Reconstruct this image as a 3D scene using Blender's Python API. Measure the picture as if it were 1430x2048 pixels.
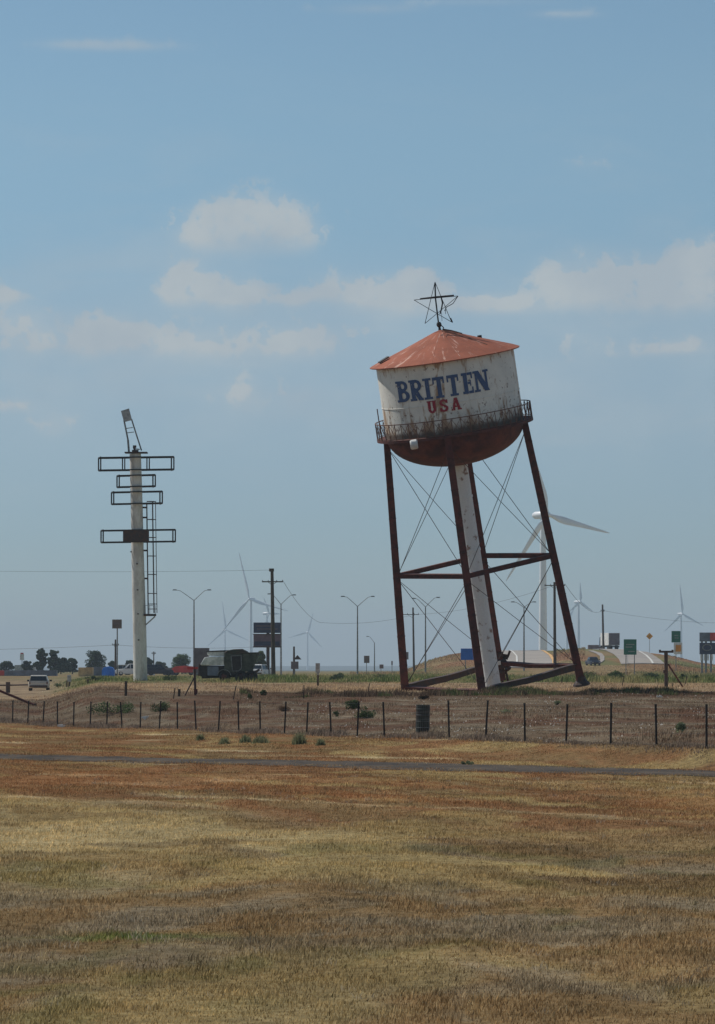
import bpy, bmesh, math, random
import numpy as np
from mathutils import Vector, Matrix, Quaternion
R = math.radians
random.seed(7); RNG = np.random.default_rng(11)
for o in list(bpy.data.objects): bpy.data.objects.remove(o)
S = bpy.context.scene
COL = S.collection
# ------------------------------------------------------------------ camera
F, HY, CX, ZC = 7300.0, 1340.0, 715.0, 2.6      # telephoto, level; eye 2.6 m above the near field
cd = bpy.data.cameras.new('camera'); cam = bpy.data.objects.new('camera', cd); COL.objects.link(cam)
cam.location = (0, 0, ZC); cam.rotation_euler = (R(90), 0, 0)
cd.sensor_fit = 'HORIZONTAL'; cd.sensor_width = 36; cd.lens = 36 * F / 1430
cd.shift_y = (HY - 1024) / 1430; cd.clip_start = 0.5; cd.clip_end = 60000
S.camera = cam
S.view_settings.view_transform = 'Standard'; S.view_settings.look = 'None'
S.view_settings.exposure = 0.33; S.view_settings.gamma = 1
# ------------------------------------------------------------------ light
SUN_EL = R(50); SUN_AZ = Vector((-0.843, 0.537)).normalized()
sd = Vector((SUN_AZ.x*math.cos(SUN_EL), SUN_AZ.y*math.cos(SUN_EL), math.sin(SUN_EL)))
ld = bpy.data.lights.new('sun', 'SUN'); ld.energy = 3.5; ld.angle = R(0.5); ld.color = (1.0, 0.95, 0.87)
lo = bpy.data.objects.new('sun', ld); COL.objects.link(lo); lo.rotation_euler = sd.to_track_quat('Z', 'Y').to_euler()
lo.location = sd * 60

class NT:
    """small helper that writes shader maths"""
    def __init__(s, tree): s.t = tree; s.N = tree.nodes; s.L = tree.links
    def n(s, typ, ins=(), **kw):
        nd = s.N.new(typ)
        for k, v in kw.items(): setattr(nd, k, v)
        it = ins.items() if isinstance(ins, dict) else enumerate(ins)
        for k, v in it:
            if v is None: continue
            if isinstance(v, bpy.types.NodeSocket): s.L.new(v, nd.inputs[k])
            else: nd.inputs[k].default_value = v
        return nd
    def m(s, op, a, b=None, c=None, clamp=False):
        return s.n('ShaderNodeMath', (a, b, c), operation=op, use_clamp=clamp).outputs[0]
    def mix(s, f, a, b, mode='MIX'):
        nd = s.N.new('ShaderNodeMix'); nd.data_type = 'RGBA'; nd.blend_type = mode
        for k, v in ((0, f), (6, a), (7, b)):
            if isinstance(v, bpy.types.NodeSocket): s.L.new(v, nd.inputs[k])
            elif k == 0: nd.inputs[0].default_value = v
            else: nd.inputs[k].default_value = tuple(v) + ((1,) if len(v) == 3 else ())
        return nd.outputs[2]
    def ramp(s, x, a, b, lo=0., hi=1.):
        nd = s.N.new('ShaderNodeMapRange'); nd.interpolation_type = 'SMOOTHSTEP'
        for k, v in enumerate((x, a, b, lo, hi)):
            if isinstance(v, bpy.types.NodeSocket): s.L.new(v, nd.inputs[k])
            else: nd.inputs[k].default_value = v
        return nd.outputs[0]
    def noise(s, vec, scale, detail=4, rough=0.55, dist=0.0):
        return s.n('ShaderNodeTexNoise', {'Vector': vec, 'Scale': scale, 'Detail': detail, 'Roughness': rough, 'Distortion': dist}).outputs[0]

W = bpy.data.worlds.new('World'); S.world = W; W.use_nodes = True
w = NT(W.node_tree); w.N.clear()
sky = w.n('ShaderNodeTexSky'); sky.sky_type = 'NISHITA'; sky.sun_disc = False
sky.sun_elevation = SUN_EL; sky.sun_rotation = math.atan2(SUN_AZ.x, SUN_AZ.y)
sky.air_density = 1.0; sky.dust_density = 0.6; sky.ozone_density = 1.6; sky.altitude = 900
tc = w.n('ShaderNodeTexCoord').outputs['Generated']
sp = w.n('ShaderNodeSeparateXYZ', (tc,)).outputs
yy = w.m('MAXIMUM', sp[1], 0.02)
U = w.m('MULTIPLY', w.m('DIVIDE', sp[0], yy), F/100)      # in hundreds of photo pixels from the axis
V = w.m('MULTIPLY', w.m('DIVIDE', sp[2], yy), F/100)      # height over the horizon, same unit
uv = w.n('ShaderNodeCombineXYZ', (U, V, 0.0)).outputs[0]
n1 = w.noise(uv, 2.3, 10, 0.6, 0.1); n2 = w.noise(uv, 0.42, 4, 0.55)
uv2 = w.n('ShaderNodeCombineXYZ', (w.m('MULTIPLY', U, 0.32), V, 3.7)).outputs[0]
n3 = w.noise(uv2, 0.9, 5, 0.55, 0.3)
# cumulus: (centre x, centre y, half width, half height, strength) in photo pixels; flat soft undersides
CL = [(490,440,85,50,1.0),(450,440,60,40,.9),(555,450,60,48,.95),(400,475,50,32,.6),(600,470,40,34,.6),(500,480,110,36,.6),
      (368,562,38,30,1.2),(350,590,30,24,.8),(430,585,80,36,.95),(500,600,60,30,.6),(590,598,32,16,1.1),(665,582,46,26,1.1),(730,592,50,28,.95),(800,590,60,34,1.0),(838,566,34,32,1.2),(860,600,60,34,.8),
      (1010,608,90,22,.75),(950,612,70,20,.5),(1095,560,38,34,.85),(1150,565,55,40,.8),(1230,555,45,36,1.0),(1290,548,26,16,1.0),(1330,560,70,40,.7),(1395,530,60,40,1.1),(1440,520,50,40,1.1),(1380,590,120,45,.7),(1240,600,120,40,.5),
      (215,660,60,34,.85),(185,690,50,34,.6),(290,680,110,36,.5),(400,690,130,34,.45),(620,680,70,34,.7),(560,700,120,34,.4),(5,592,46,18,1.1),(30,640,90,30,.5),(60,690,70,28,.65),(1180,700,90,40,.4),(1360,695,60,14,.75),(1300,702,60,16,.5),
      (490,790,45,40,.6),(600,790,35,20,.45),(110,850,40,26,.6),(25,812,50,16,.7),(1180,328,60,20,.40),(200,88,120,13,.8),(260,94,110,10,.5),(740,18,90,10,.7),(1130,28,70,10,.7),(950,4,200,8,.4)]
acc = accF = None
for (x, y, a, b, st) in CL:
    du = w.m('MULTIPLY', w.m('SUBTRACT', U, (x-CX)/100), 100/a); dv = w.m('MULTIPLY', w.m('SUBTRACT', V, (HY-y)/100), 100/b)
    d2 = w.m('ADD', w.m('MULTIPLY', du, du), w.m('MULTIPLY', dv, dv))
    g = w.m('MULTIPLY', w.m('EXPONENT', w.m('MULTIPLY', d2, -0.9)), st)
    gf = w.m('MULTIPLY', g, w.ramp(dv, -1.5, .7))
    acc = g if acc is None else w.m('ADD', acc, g); accF = gf if accF is None else w.m('ADD', accF, gf)
accC = w.m('MINIMUM', acc, 1.2)
puff = w.m('ABSOLUTE', w.m('SUBTRACT', w.noise(uv, 4.6, 3, 0.5, 0.1), 0.5))
body = w.m('ADD', accC, w.m('MULTIPLY', w.m('SUBTRACT', n1, 0.5), 3.6)); body = w.m('SUBTRACT', body, w.m('MULTIPLY', puff, 1.6))
hard = w.m('MULTIPLY', w.m('ADD', w.m('MULTIPLY', w.ramp(body, 0.30, 0.62), .5), w.m('MULTIPLY', w.ramp(body, 0.55, 1.5), .5)), w.ramp(w.m('DIVIDE', accF, w.m('MAXIMUM', acc, .02)), 0.05, 0.95))
soft = w.m('MULTIPLY', w.ramp(accC, 0.0, 1.1), w.ramp(n2, .25, .6, .55, 1.0))
veil = w.m('MULTIPLY', w.ramp(n3, 0.42, 0.75), w.m('MULTIPLY', w.ramp(V, 2.0, 5.5), w.ramp(V, 13, 8)))
hi = w.ramp(V, 11.0, 9.0, .35, 1.0)
dens = w.m('ADD', w.m('MULTIPLY', w.m('MULTIPLY', hard, hi), 0.76), w.m('ADD', w.m('MULTIPLY', soft, .40), w.m('ADD', w.m('MULTIPLY', veil, 0.20), w.m('MULTIPLY', w.m('MULTIPLY', w.ramp(V, 2.5, 5.5), w.ramp(V, 9.0, 6.6)), .30))))
dens = w.m('MINIMUM', dens, 0.9)
skyc = w.mix(1.0, sky.outputs[0], (0.90, 0.99, 1.14), 'MULTIPLY')
skyc = w.mix(w.ramp(V, 2.5, 12.0), w.mix(1.0, skyc, (.78, .90, .98), 'MULTIPLY'), w.mix(1.0, skyc, (1.18, 1.24, 1.06), 'MULTIPLY'))
shade = w.ramp(n2, 0.35, 0.65)
cloudc = w.mix(shade, (6.1, 7.0, 7.7), (7.2, 7.9, 8.2))
fin = w.mix(dens, skyc, cloudc)
bg = w.n('ShaderNodeBackground', (fin, 0.052))
w.n('ShaderNodeOutputWorld', (bg.outputs[0],))

# ------------------------------------------------------------------ bookkeeping
def tag(o, label=None, cat=None, group=None, kind=None):
    if label: o['label'] = label
    if cat: o['category'] = cat
    if group: o['group'] = group
    if kind: o['kind'] = kind
    return o
def P(px, py, Y): return Vector(((px-CX)*Y/F, Y, ZC-(py-HY)*Y/F))

# ------------------------------------------------------------------ numpy noise + terrain
def _h(ix, iy, s):
    n = (ix.astype(np.int64)*374761393 + iy.astype(np.int64)*668265263 + s*1274126177) & 0xFFFFFFFF
    n = ((n ^ (n >> 13)) * 1274126177) & 0xFFFFFFFF
    return ((n ^ (n >> 16)) & 0xFFFF) / 65535.0
def vn(x, y, s=0):
    x = np.asarray(x, float); y = np.asarray(y, float)
    ix = np.floor(x); iy = np.floor(y); fx = x-ix; fy = y-iy
    fx = fx*fx*(3-2*fx); fy = fy*fy*(3-2*fy)
    a = _h(ix, iy, s); b = _h(ix+1, iy, s); c = _h(ix, iy+1, s); d = _h(ix+1, iy+1, s)
    return (a*(1-fx)+b*fx)*(1-fy) + (c*(1-fx)+d*fx)*fy
def fbm(x, y, s=0, o=4):
    t = 0; a = .5; tot = 0
    for k in range(o):
        t = t + a*vn(x*2**k+k*17.3, y*2**k-k*9.1, s+k); tot += a; a *= .5
    return t/tot
def ss(x, a, b):
    t = np.clip((np.asarray(x, float)-a)/(b-a), 0, 1); return t*t*(3-2*t)
HILL = np.array([(-900,0),(796,0),(820,9),(860,25),(900,37),(930,41),(965,44),(1050,44),(1110,45),(1160,48),(1250,46),(1320,38),(1360,30),(1400,21),(1440,15),(1520,6),(1700,0),(4000,0)], float)
RW = 7.0
def road_far(X): return 103.0 - 0.93*X
def fence_Y(X): return np.maximum(125.9 - 3.158*X, road_far(X)+2.5)
def terrain(X, Y):
    X = np.asarray(X, float); Y = np.asarray(Y, float)
    Yr = road_far(X); Yf = fence_Y(X); Yb = np.maximum(188.0, Yf+9)
    zf = np.clip(.32+.024*X, -.1, .72)
    z = zf*ss(Y, Yr, Yf)
    z = z + (1.38-zf)*np.clip((Y-Yf)/(Yb-Yf), 0, 1)
    z = z + 0.07*ss(Y, 188, 200) + .25*ss(Y, 200, 300)
    px = CX + F*X/np.maximum(Y, 20)
    zl = np.interp(Y, [0, 178, 215, 375, 520, 700, 1e5], [0, 0, .5, .55, 1.3, 1.7, 1.7])
    wl = (1-ss(px, 70, 215))*ss(Y, 150, 200)
    z = z*(1-wl) + zl*wl
    z = z + 0.10*(fbm(X*.13, Y*.13, 5, 3)-.5)*ss(Y, 5, 20) + 0.05*(fbm(X*.9, Y*.9, 9, 3)-.5) + .16*(fbm(X*.42+4, Y*.30, 15, 3)-.5)*ss(Y, 5, 20)*(1-ss(Y, road_far(X)-RW-10, road_far(X)-RW))
    hh = np.interp(px, HILL[:, 0], HILL[:, 1])*900/F*1.02
    z = z + hh*ss(Y, 560, 900)*(1-ss(Y, 940, 1400))
    # far low ridge that fades in the air
    z = z + (6+8*fbm(X*.0012, Y*.0005, 3, 3))*ss(Y, 8200, 10500)
    return z
def T0(X, Y): return float(terrain(X, Y))
def ground_at(px, py, y0=20, y1=1200):
    Ys = np.arange(y0, y1, 0.5); X = (px-CX)*Ys/F
    z = terrain(X, Ys); ray = ZC-(py-HY)*Ys/F
    k = np.argmax(z >= ray)
    if not (z >= ray).any(): k = len(Ys)-1
    return Vector((X[k], Ys[k], z[k]))

# ------------------------------------------------------------------ materials
def pmat(name, col, rough=0.7, var=0.25, scale=3.0, col2=None, metallic=0.0, bump=0.0, stretch=(1, 1, 1), lo=.35, hi=.65, spec=0.3, detail=6):
    m = bpy.data.materials.new(name); m.use_nodes = True; t = NT(m.node_tree); t.N.clear()
    oc = t.n('ShaderNodeTexCoord').outputs['Object']
    mp = t.n('ShaderNodeMapping', {'Vector': oc, 'Scale': stretch}).outputs[0]
    nz = t.noise(mp, scale, detail, 0.62)
    c2 = col2 or tuple(c*(1-var) for c in col)
    c1 = col if col2 else tuple(min(1, c*(1+var*.5)) for c in col)
    base = t.mix(t.ramp(nz, lo, hi), c1, c2)
    fine = t.noise(mp, scale*7, 3, 0.6)
    base = t.mix(0.3, base, t.n('ShaderNodeCombineColor', (fine, fine, fine)).outputs[0], 'OVERLAY')
    b = t.n('ShaderNodeBsdfPrincipled', {'Base Color': base, 'Roughness': rough, 'Metallic': metallic, 'Specular IOR Level': spec})
    if bump:
        bp = t.n('ShaderNodeBump', {'Height': nz, 'Strength': bump, 'Distance': .05}); t.L.new(bp.outputs[0], b.inputs['Normal'])
    t.n('ShaderNodeOutputMaterial', (b.outputs[0],))
    return m
def amat(name, rough=1.0, transl=0.0, fine=8.0, amt=.35, bump=0.0):
    """colour from the per-vertex plant/soil tint, broken up by noise"""
    m = bpy.data.materials.new(name); m.use_nodes = True; t = NT(m.node_tree); t.N.clear()
    at = t.n('ShaderNodeAttribute', attribute_name='tint').outputs[0]
    oc = t.n('ShaderNodeTexCoord').outputs['Object']
    nz = t.noise(oc, fine, 5, 0.65)
    k = t.ramp(nz, .25, .75, 1-amt, 1+amt)
    c = t.mix(1.0, at, t.n('ShaderNodeCombineColor', (k, k, k)).outputs[0], 'MULTIPLY')
    d = t.n('ShaderNodeBsdfDiffuse', {'Color': c, 'Roughness': 1.0})
    if bump:
        bp = t.n('ShaderNodeBump', {'Height': nz, 'Strength': bump, 'Distance': .1}); t.L.new(bp.outputs[0], d.inputs['Normal'])
    out = d.outputs[0]
    if transl:
        tr = t.n('ShaderNodeBsdfTranslucent', {'Color': c})
        out = t.n('ShaderNodeMixShader', (transl, d.outputs[0], tr.outputs[0])).outputs[0]
    t.n('ShaderNodeOutputMaterial', (out,))
    return m
M = {}
M['rust'] = pmat('rusty_red_paint', (.115, .032, .024), .75, col2=(.055, .022, .018), scale=2.5, bump=.2)
M['bowl'] = pmat('rust_brown_paint', (.13, .038, .026), .8, col2=(.055, .02, .017), scale=1.1, bump=.15)
M['black'] = pmat('black_iron', (.022, .020, .02), .6, .5, 3)
M['darksteel'] = pmat('dark_steel', (.035, .03, .03), .65, col2=(.07, .035, .025), scale=5)
M['railing'] = pmat('rusty_railing', (.10, .055, .04), .8, col2=(.15, .07, .045), scale=6)
M['galv'] = pmat('galvanised_steel', (.30, .31, .32), .5, .3, 4, metallic=.3)
M['greysteel'] = pmat('grey_steel', (.17, .18, .185), .6, .4, 4)
M['polepaint'] = pmat('weathered_cream_pole_paint', (.58, .565, .53), .8, col2=(.38, .355, .32), scale=.9, stretch=(1.5, 1.5, .5), bump=.1, lo=.42, hi=.7)
M['white'] = pmat('off_white_paint', (.60, .60, .585), .6, .2, 2)
M['turbine'] = pmat('turbine_white', (.72, .73, .74), .4, .05, .2)
M['wood'] = pmat('weathered_pole_wood', (.075, .058, .045), .9, .5, 4, stretch=(3, 3, .4))
M['green_sign'] = pmat('green_sign_sheet', (.008, .12, .075), .5, .2, 1)
M['blue_sign'] = pmat('blue_sign_sheet', (.01, .10, .42), .5, .15, 1)
M['yellow_sign'] = pmat('amber_sign_sheet', (.62, .30, .01), .5, .15, 1)
M['orange'] = pmat('orange_sheet', (.60, .24, .02), .5, .15, 1)
M['signback'] = pmat('unpainted_sign_back', (.12, .085, .07), .6, .3, 2)
M['billb_navy'] = pmat('navy_billboard', (.035, .045, .09), .6, .3, .6)
M['billb_mauve'] = pmat('mauve_billboard', (.13, .09, .12), .6, .3, .6)
M['glass'] = pmat('dark_glass', (.012, .015, .018), .12, .1, 1, spec=.6)
M['tyre'] = pmat('tyre_rubber', (.018, .018, .018), .85, .2, 4)
M['rim'] = pmat('wheel_rim', (.22, .22, .23), .4, .2, 3, metallic=.6)
M['silver'] = pmat('silver_tan_car_paint', (.42, .40, .36), .35, .1, 1)
M['whitecar'] = pmat('white_car_paint', (.65, .66, .66), .3, .05, 1)
M['bluecar'] = pmat('dark_blue_car_paint', (.012, .016, .035), .3, .1, 1)
M['redpaint'] = pmat('red_trailer_paint', (.48, .05, .045), .5, .2, .7)
M['olive'] = pmat('faded_olive_paint', (.075, .088, .066), .8, col2=(.035, .04, .033), scale=2)
M['canvas'] = pmat('faded_canvas', (.62, .63, .60), .9, col2=(.36, .38, .37), scale=2.2, bump=.3)
M['bluegrey'] = pmat('blue_grey_metal', (.12, .145, .19), .6, .3, .6)
M['tan'] = pmat('tan_corrugated_metal', (.48, .33, .17), .7, .3, .8)
M['bluetarp'] = pmat('bright_blue_tarp', (.02, .16, .62), .5, .2, .8)
M['greybox'] = pmat('brown_grey_sheet_metal', (.13, .105, .115), .7, .25, .7)
M['bluepaint'] = pmat('faded_blue_lettering', (.055, .092, .19), .8, col2=(.10, .135, .215), scale=5, lo=.5, hi=.8)
M['redletter'] = pmat('faded_red_lettering', (.27, .026, .04), .8, col2=(.34, .08, .08), scale=5, lo=.5, hi=.8)
M['drum'] = pmat('dark_green_drum', (.028, .038, .028), .7, col2=(.045, .03, .022), scale=3)
M['asphalt'] = pmat('worn_asphalt', (.055, .051, .049), 1.0, col2=(.098, .083, .070), scale=.8, bump=.2, spec=.0, stretch=(1, .5, 1))
M['concrete'] = pmat('far_highway_concrete', (.27, .24, .21), .9, .12, .05)
M['linepaint'] = pmat('road_edge_paint', (.55, .54, .50), .8, .1, .3)
M['yellowline'] = pmat('yellow_edge_paint', (.55, .32, .12), .8, .1, .3)
M['stone'] = pmat('pale_litter', (.6, .6, .58), .8, .1, 8)
M['wire'] = pmat('thin_dark_wire', (.05, .05, .055), .6, .2, 2)
M['bark'] = pmat('tree_bark', (.05, .038, .028), .95, .4, 3)
M['grass'] = amat('dry_grass_blades', transl=.45, fine=3, amt=.2)
M['leaf'] = amat('leaf_clumps', transl=.3, fine=1.2, amt=.35)
M['soil'] = amat('field_soil', fine=5.5, amt=.35, bump=.4)

def tank_material():
    m = bpy.data.materials.new('weathered_white_tank_paint'); m.use_nodes = True; t = NT(m.node_tree); t.N.clear()
    oc = t.n('ShaderNodeTexCoord').outputs['Object']; s = t.n('ShaderNodeSeparateXYZ', (oc,)).outputs
    st = t.n('ShaderNodeMapping', {'Vector': oc, 'Scale': (1, 1, .28)}).outputs[0]
    nA = t.noise(oc, .8, 6, .65, .3); nB = t.noise(st, 2.3, 6, .65, .4); nC = t.noise(oc, 3.4, 6, .7)
    hgt = s[2]                                    # 0 at the rim, about 4 at the eave
    low = t.ramp(hgt, 2.4, .1); vlow = t.ramp(hgt, .75, .0); top = t.ramp(hgt, 3.3, 3.95)
    c = t.mix(t.ramp(nA, .35, .7), (.70, .68, .62), (.57, .56, .52))
    r1 = t.m('ADD', nB, t.m('MULTIPLY', low, .13)); r1 = t.m('ADD', r1, t.m('MULTIPLY', top, .07))
    f1 = t.m('MULTIPLY', t.ramp(r1, .555, .69), .85)
    c = t.mix(f1, c, (.30, .17, .085))
    f2 = t.ramp(t.m('ADD', nC, t.m('MULTIPLY', low, .06)), .60, .67)
    c = t.mix(t.m('MULTIPLY', f2, .8), c, (.12, .06, .035))
    g = t.m('MULTIPLY', t.ramp(t.m('ADD', t.m('MULTIPLY', nA, .8), t.m('MULTIPLY', vlow, .55)), .50, .85), .92)
    c = t.mix(g, c, (.10, .068, .05))
    b = t.n('ShaderNodeBsdfPrincipled', {'Base Color': c, 'Roughness': .7, 'Specular IOR Level': .25})
    bp = t.n('ShaderNodeBump', {'Height': nA, 'Strength': .25, 'Distance': .05}); t.L.new(bp.outputs[0], b.inputs['Normal'])
    t.n('ShaderNodeOutputMaterial', (b.outputs[0],)); return m
def roof_material():
    m = bpy.data.materials.new('faded_red_roof_paint'); m.use_nodes = True; t = NT(m.node_tree); t.N.clear()
    oc = t.n('ShaderNodeTexCoord').outputs['Object']
    g = t.n('ShaderNodeSeparateXYZ', (oc,)).outputs
    ang = t.m('ARCTAN2', g[0], g[1]); rad = t.m('SQRT', t.m('ADD', t.m('MULTIPLY', g[0], g[0]), t.m('MULTIPLY', g[1], g[1])))
    pol = t.n('ShaderNodeCombineXYZ', (t.m('MULTIPLY', ang, 8.0), t.m('MULTIPLY', rad, .5), 0.0)).outputs[0]
    nA = t.noise(oc, .9, 5, .6); nB = t.noise(pol, 1.3, 6, .7, .5)
    c = t.mix(t.ramp(nA, .35, .65), (.315, .104, .062), (.245, .082, .050))
    c = t.mix(t.m('MULTIPLY', t.ramp(nB, .55, .66), .6), c, (.66, .46, .38))
    sb = t.m('ABSOLUTE', t.m('SUBTRACT', t.m('FRACT', t.m('MULTIPLY', ang, 16/6.2832)), .5))
    seam = t.m('LESS_THAN', t.m('MULTIPLY', sb, rad), .03)
    c = t.mix(t.m('MULTIPLY', seam, .6), c, (.13, .05, .035))
    b = t.n('ShaderNodeBsdfPrincipled', {'Base Color': c, 'Roughness': .8, 'Specular IOR Level': .12})
    t.n('ShaderNodeOutputMaterial', (b.outputs[0],)); return m
M['tank'] = tank_material(); M['roof'] = roof_material()
M['riser'] = pmat('grey_white_riser_paint', (.68, .68, .67), .8, col2=(.24, .14, .10), scale=2.2, lo=.56, hi=.70, bump=.1)

# ------------------------------------------------------------------ mesh builder
class MB:
    def __init__(s): s.v = []; s.f = []
    def add(s, vs, fs):
        k = len(s.v); s.v += [tuple(v) for v in vs]; s.f += [tuple(i+k for i in f) for f in fs]; return s
    def box(s, c, size, rot=None, taper=1.0):
        c = Vector(c); x, y, z = [d/2 for d in size]
        vs = [Vector((a*x*(taper if k > 0 else 1), b*y*(taper if k > 0 else 1), k*z)) for k in (-1, 1) for b in (-1, 1) for a in (-1, 1)]
        if rot: vs = [rot @ v for v in vs]
        return s.add([c+v for v in vs], [(0,2,3,1),(4,5,7,6),(0,1,5,4),(2,6,7,3),(0,4,6,2),(1,3,7,5)])
    def bar(s, a, b, w_, h_=None, w1=None):
        a = Vector(a); b = Vector(b); d = b-a; h_ = h_ or w_; w1 = w1 or w_; L = d.length; d.normalize()
        side = d.cross(Vector((0, 0, 1)));
        if side.length < .2: side = Vector((1, 0, 0)); side = (side - d*side.dot(d))
        side.normalize(); up = side.cross(d)
        vs = []
        for p, ww, hh in ((a, w_, h_), (b, w1, h_*w1/w_)):
            for i, j in ((-1,-1),(1,-1),(1,1),(-1,1)): vs.append(p+side*i*ww/2+up*j*hh/2)
        return s.add(vs, [(0,1,2,3),(7,6,5,4),(0,4,5,1),(1,5,6,2),(2,6,7,3),(3,7,4,0)])
    def tube(s, pts, r, n=8, caps=True):
        pts = [Vector(p) for p in pts]; rs = r if isinstance(r, (list, tuple)) else [r]*len(pts)
        vs = []; N0 = None
        for i, p in enumerate(pts):
            d = (pts[min(i+1, len(pts)-1)]-pts[max(i-1, 0)]).normalized()
            if N0 is None:
                N0 = d.orthogonal().normalized()
            N0 = (N0-d*N0.dot(d)).normalized(); B = d.cross(N0)
            for k in range(n):
                a = 2*math.pi*k/n; vs.append(p+(N0*math.cos(a)+B*math.sin(a))*rs[i])
        fs = [(i*n+k, i*n+(k+1) % n, (i+1)*n+(k+1) % n, (i+1)*n+k) for i in range(len(pts)-1) for k in range(n)]
        if caps: fs += [tuple(range(n))[::-1], tuple(range((len(pts)-1)*n, len(pts)*n))]
        return s.add(vs, fs)
    def lathe(s, prof, n=48, c=(0, 0, 0), a0=0, a1=2*math.pi):
        full = abs(a1-a0-2*math.pi) < 1e-6; m = n if full else n+1; c = Vector(c); vs = []
        for (r, z) in prof:
            for k in range(m):
                a = a0+(a1-a0)*k/n; vs.append(c+Vector((r*math.cos(a), r*math.sin(a), z)))
        fs = [(i*m+k, i*m+(k+1) % m, (i+1)*m+(k+1) % m, (i+1)*m+k) for i in range(len(prof)-1) for k in range(n)]
        return s.add(vs, fs)
    def extr(s, poly, y0, y1, in0=None):
        """polygon in x,z extruded along y"""
        n = len(poly); q = in0 or poly
        vs = [(x, y0, z) for x, z in poly]+[(x, y1, z) for x, z in q]
        return s.add(vs, [tuple(range(n))[::-1], tuple(range(n, 2*n))]+[(i, (i+1) % n, n+(i+1) % n, n+i) for i in range(n)])
    def build(s, name, mat, parent=None, smooth=False, bevel=0, loc=None):
        me = bpy.data.meshes.new(name); me.from_pydata(s.v, [], s.f); me.materials.append(mat)
        bm = bmesh.new(); bm.from_mesh(me); bmesh.ops.recalc_face_normals(bm, faces=bm.faces)
        bm.to_mesh(me); bm.free(); me.update()
        if smooth:
            for p in me.polygons: p.use_smooth = True
            try: me.set_sharp_from_angle(angle=R(40))
            except Exception: pass
        o = bpy.data.objects.new(name, me); COL.objects.link(o)
        if parent: o.parent = parent
        if loc: o.location = loc
        if bevel:
            b = o.modifiers.new('bevel', 'BEVEL'); b.width = bevel; b.segments = 2; b.limit_method = 'ANGLE'
        return o
def thing(name, label, cat, loc, rz=0, group=None):
    o = bpy.data.objects.new(name, None); COL.objects.link(o); o.location = loc; o.rotation_euler = (0, 0, rz)
    o.empty_display_size = .2
    return tag(o, label, cat, group)
class Spot:
    """a thing whose base stands on the ground in column px at distance Y"""
    def __init__(s, name, label, cat, px, Y, group=None, z=None):
        s.Y = Y; X = (px-CX)*Y/F; s.base = Vector((X, Y, T0(X, Y) if z is None else z)); s.s = Y/F
        s.o = thing(name, label, cat, s.base, 0, group)
    def L(s, px, py, dy=0): 
        v = P(px, py, s.Y)-s.base; v.y += dy; return v
def nmesh(name, V_, faces_idx, sizes, tint, mat):
    me = bpy.data.meshes.new(name); nv = len(V_); me.vertices.add(nv); me.vertices.foreach_set('co', V_.astype(np.float32).ravel())
    me.loops.add(len(faces_idx)); me.loops.foreach_set('vertex_index', faces_idx.astype(np.int32))
    me.polygons.add(len(sizes)); st = np.concatenate(([0], np.cumsum(sizes)[:-1])).astype(np.int32)
    me.polygons.foreach_set('loop_start', st); me.update(calc_edges=True)
    at = me.attributes.new('tint', 'FLOAT_COLOR', 'POINT')
    at.data.foreach_set('color', np.concatenate([tint, np.ones((nv, 1))], 1).astype(np.float32).ravel())
    me.materials.append(mat); return me
def link(me, name, parent=None):
    o = bpy.data.objects.new(name, me); COL.objects.link(o)
    if parent: o.parent = parent
    return o

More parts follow.
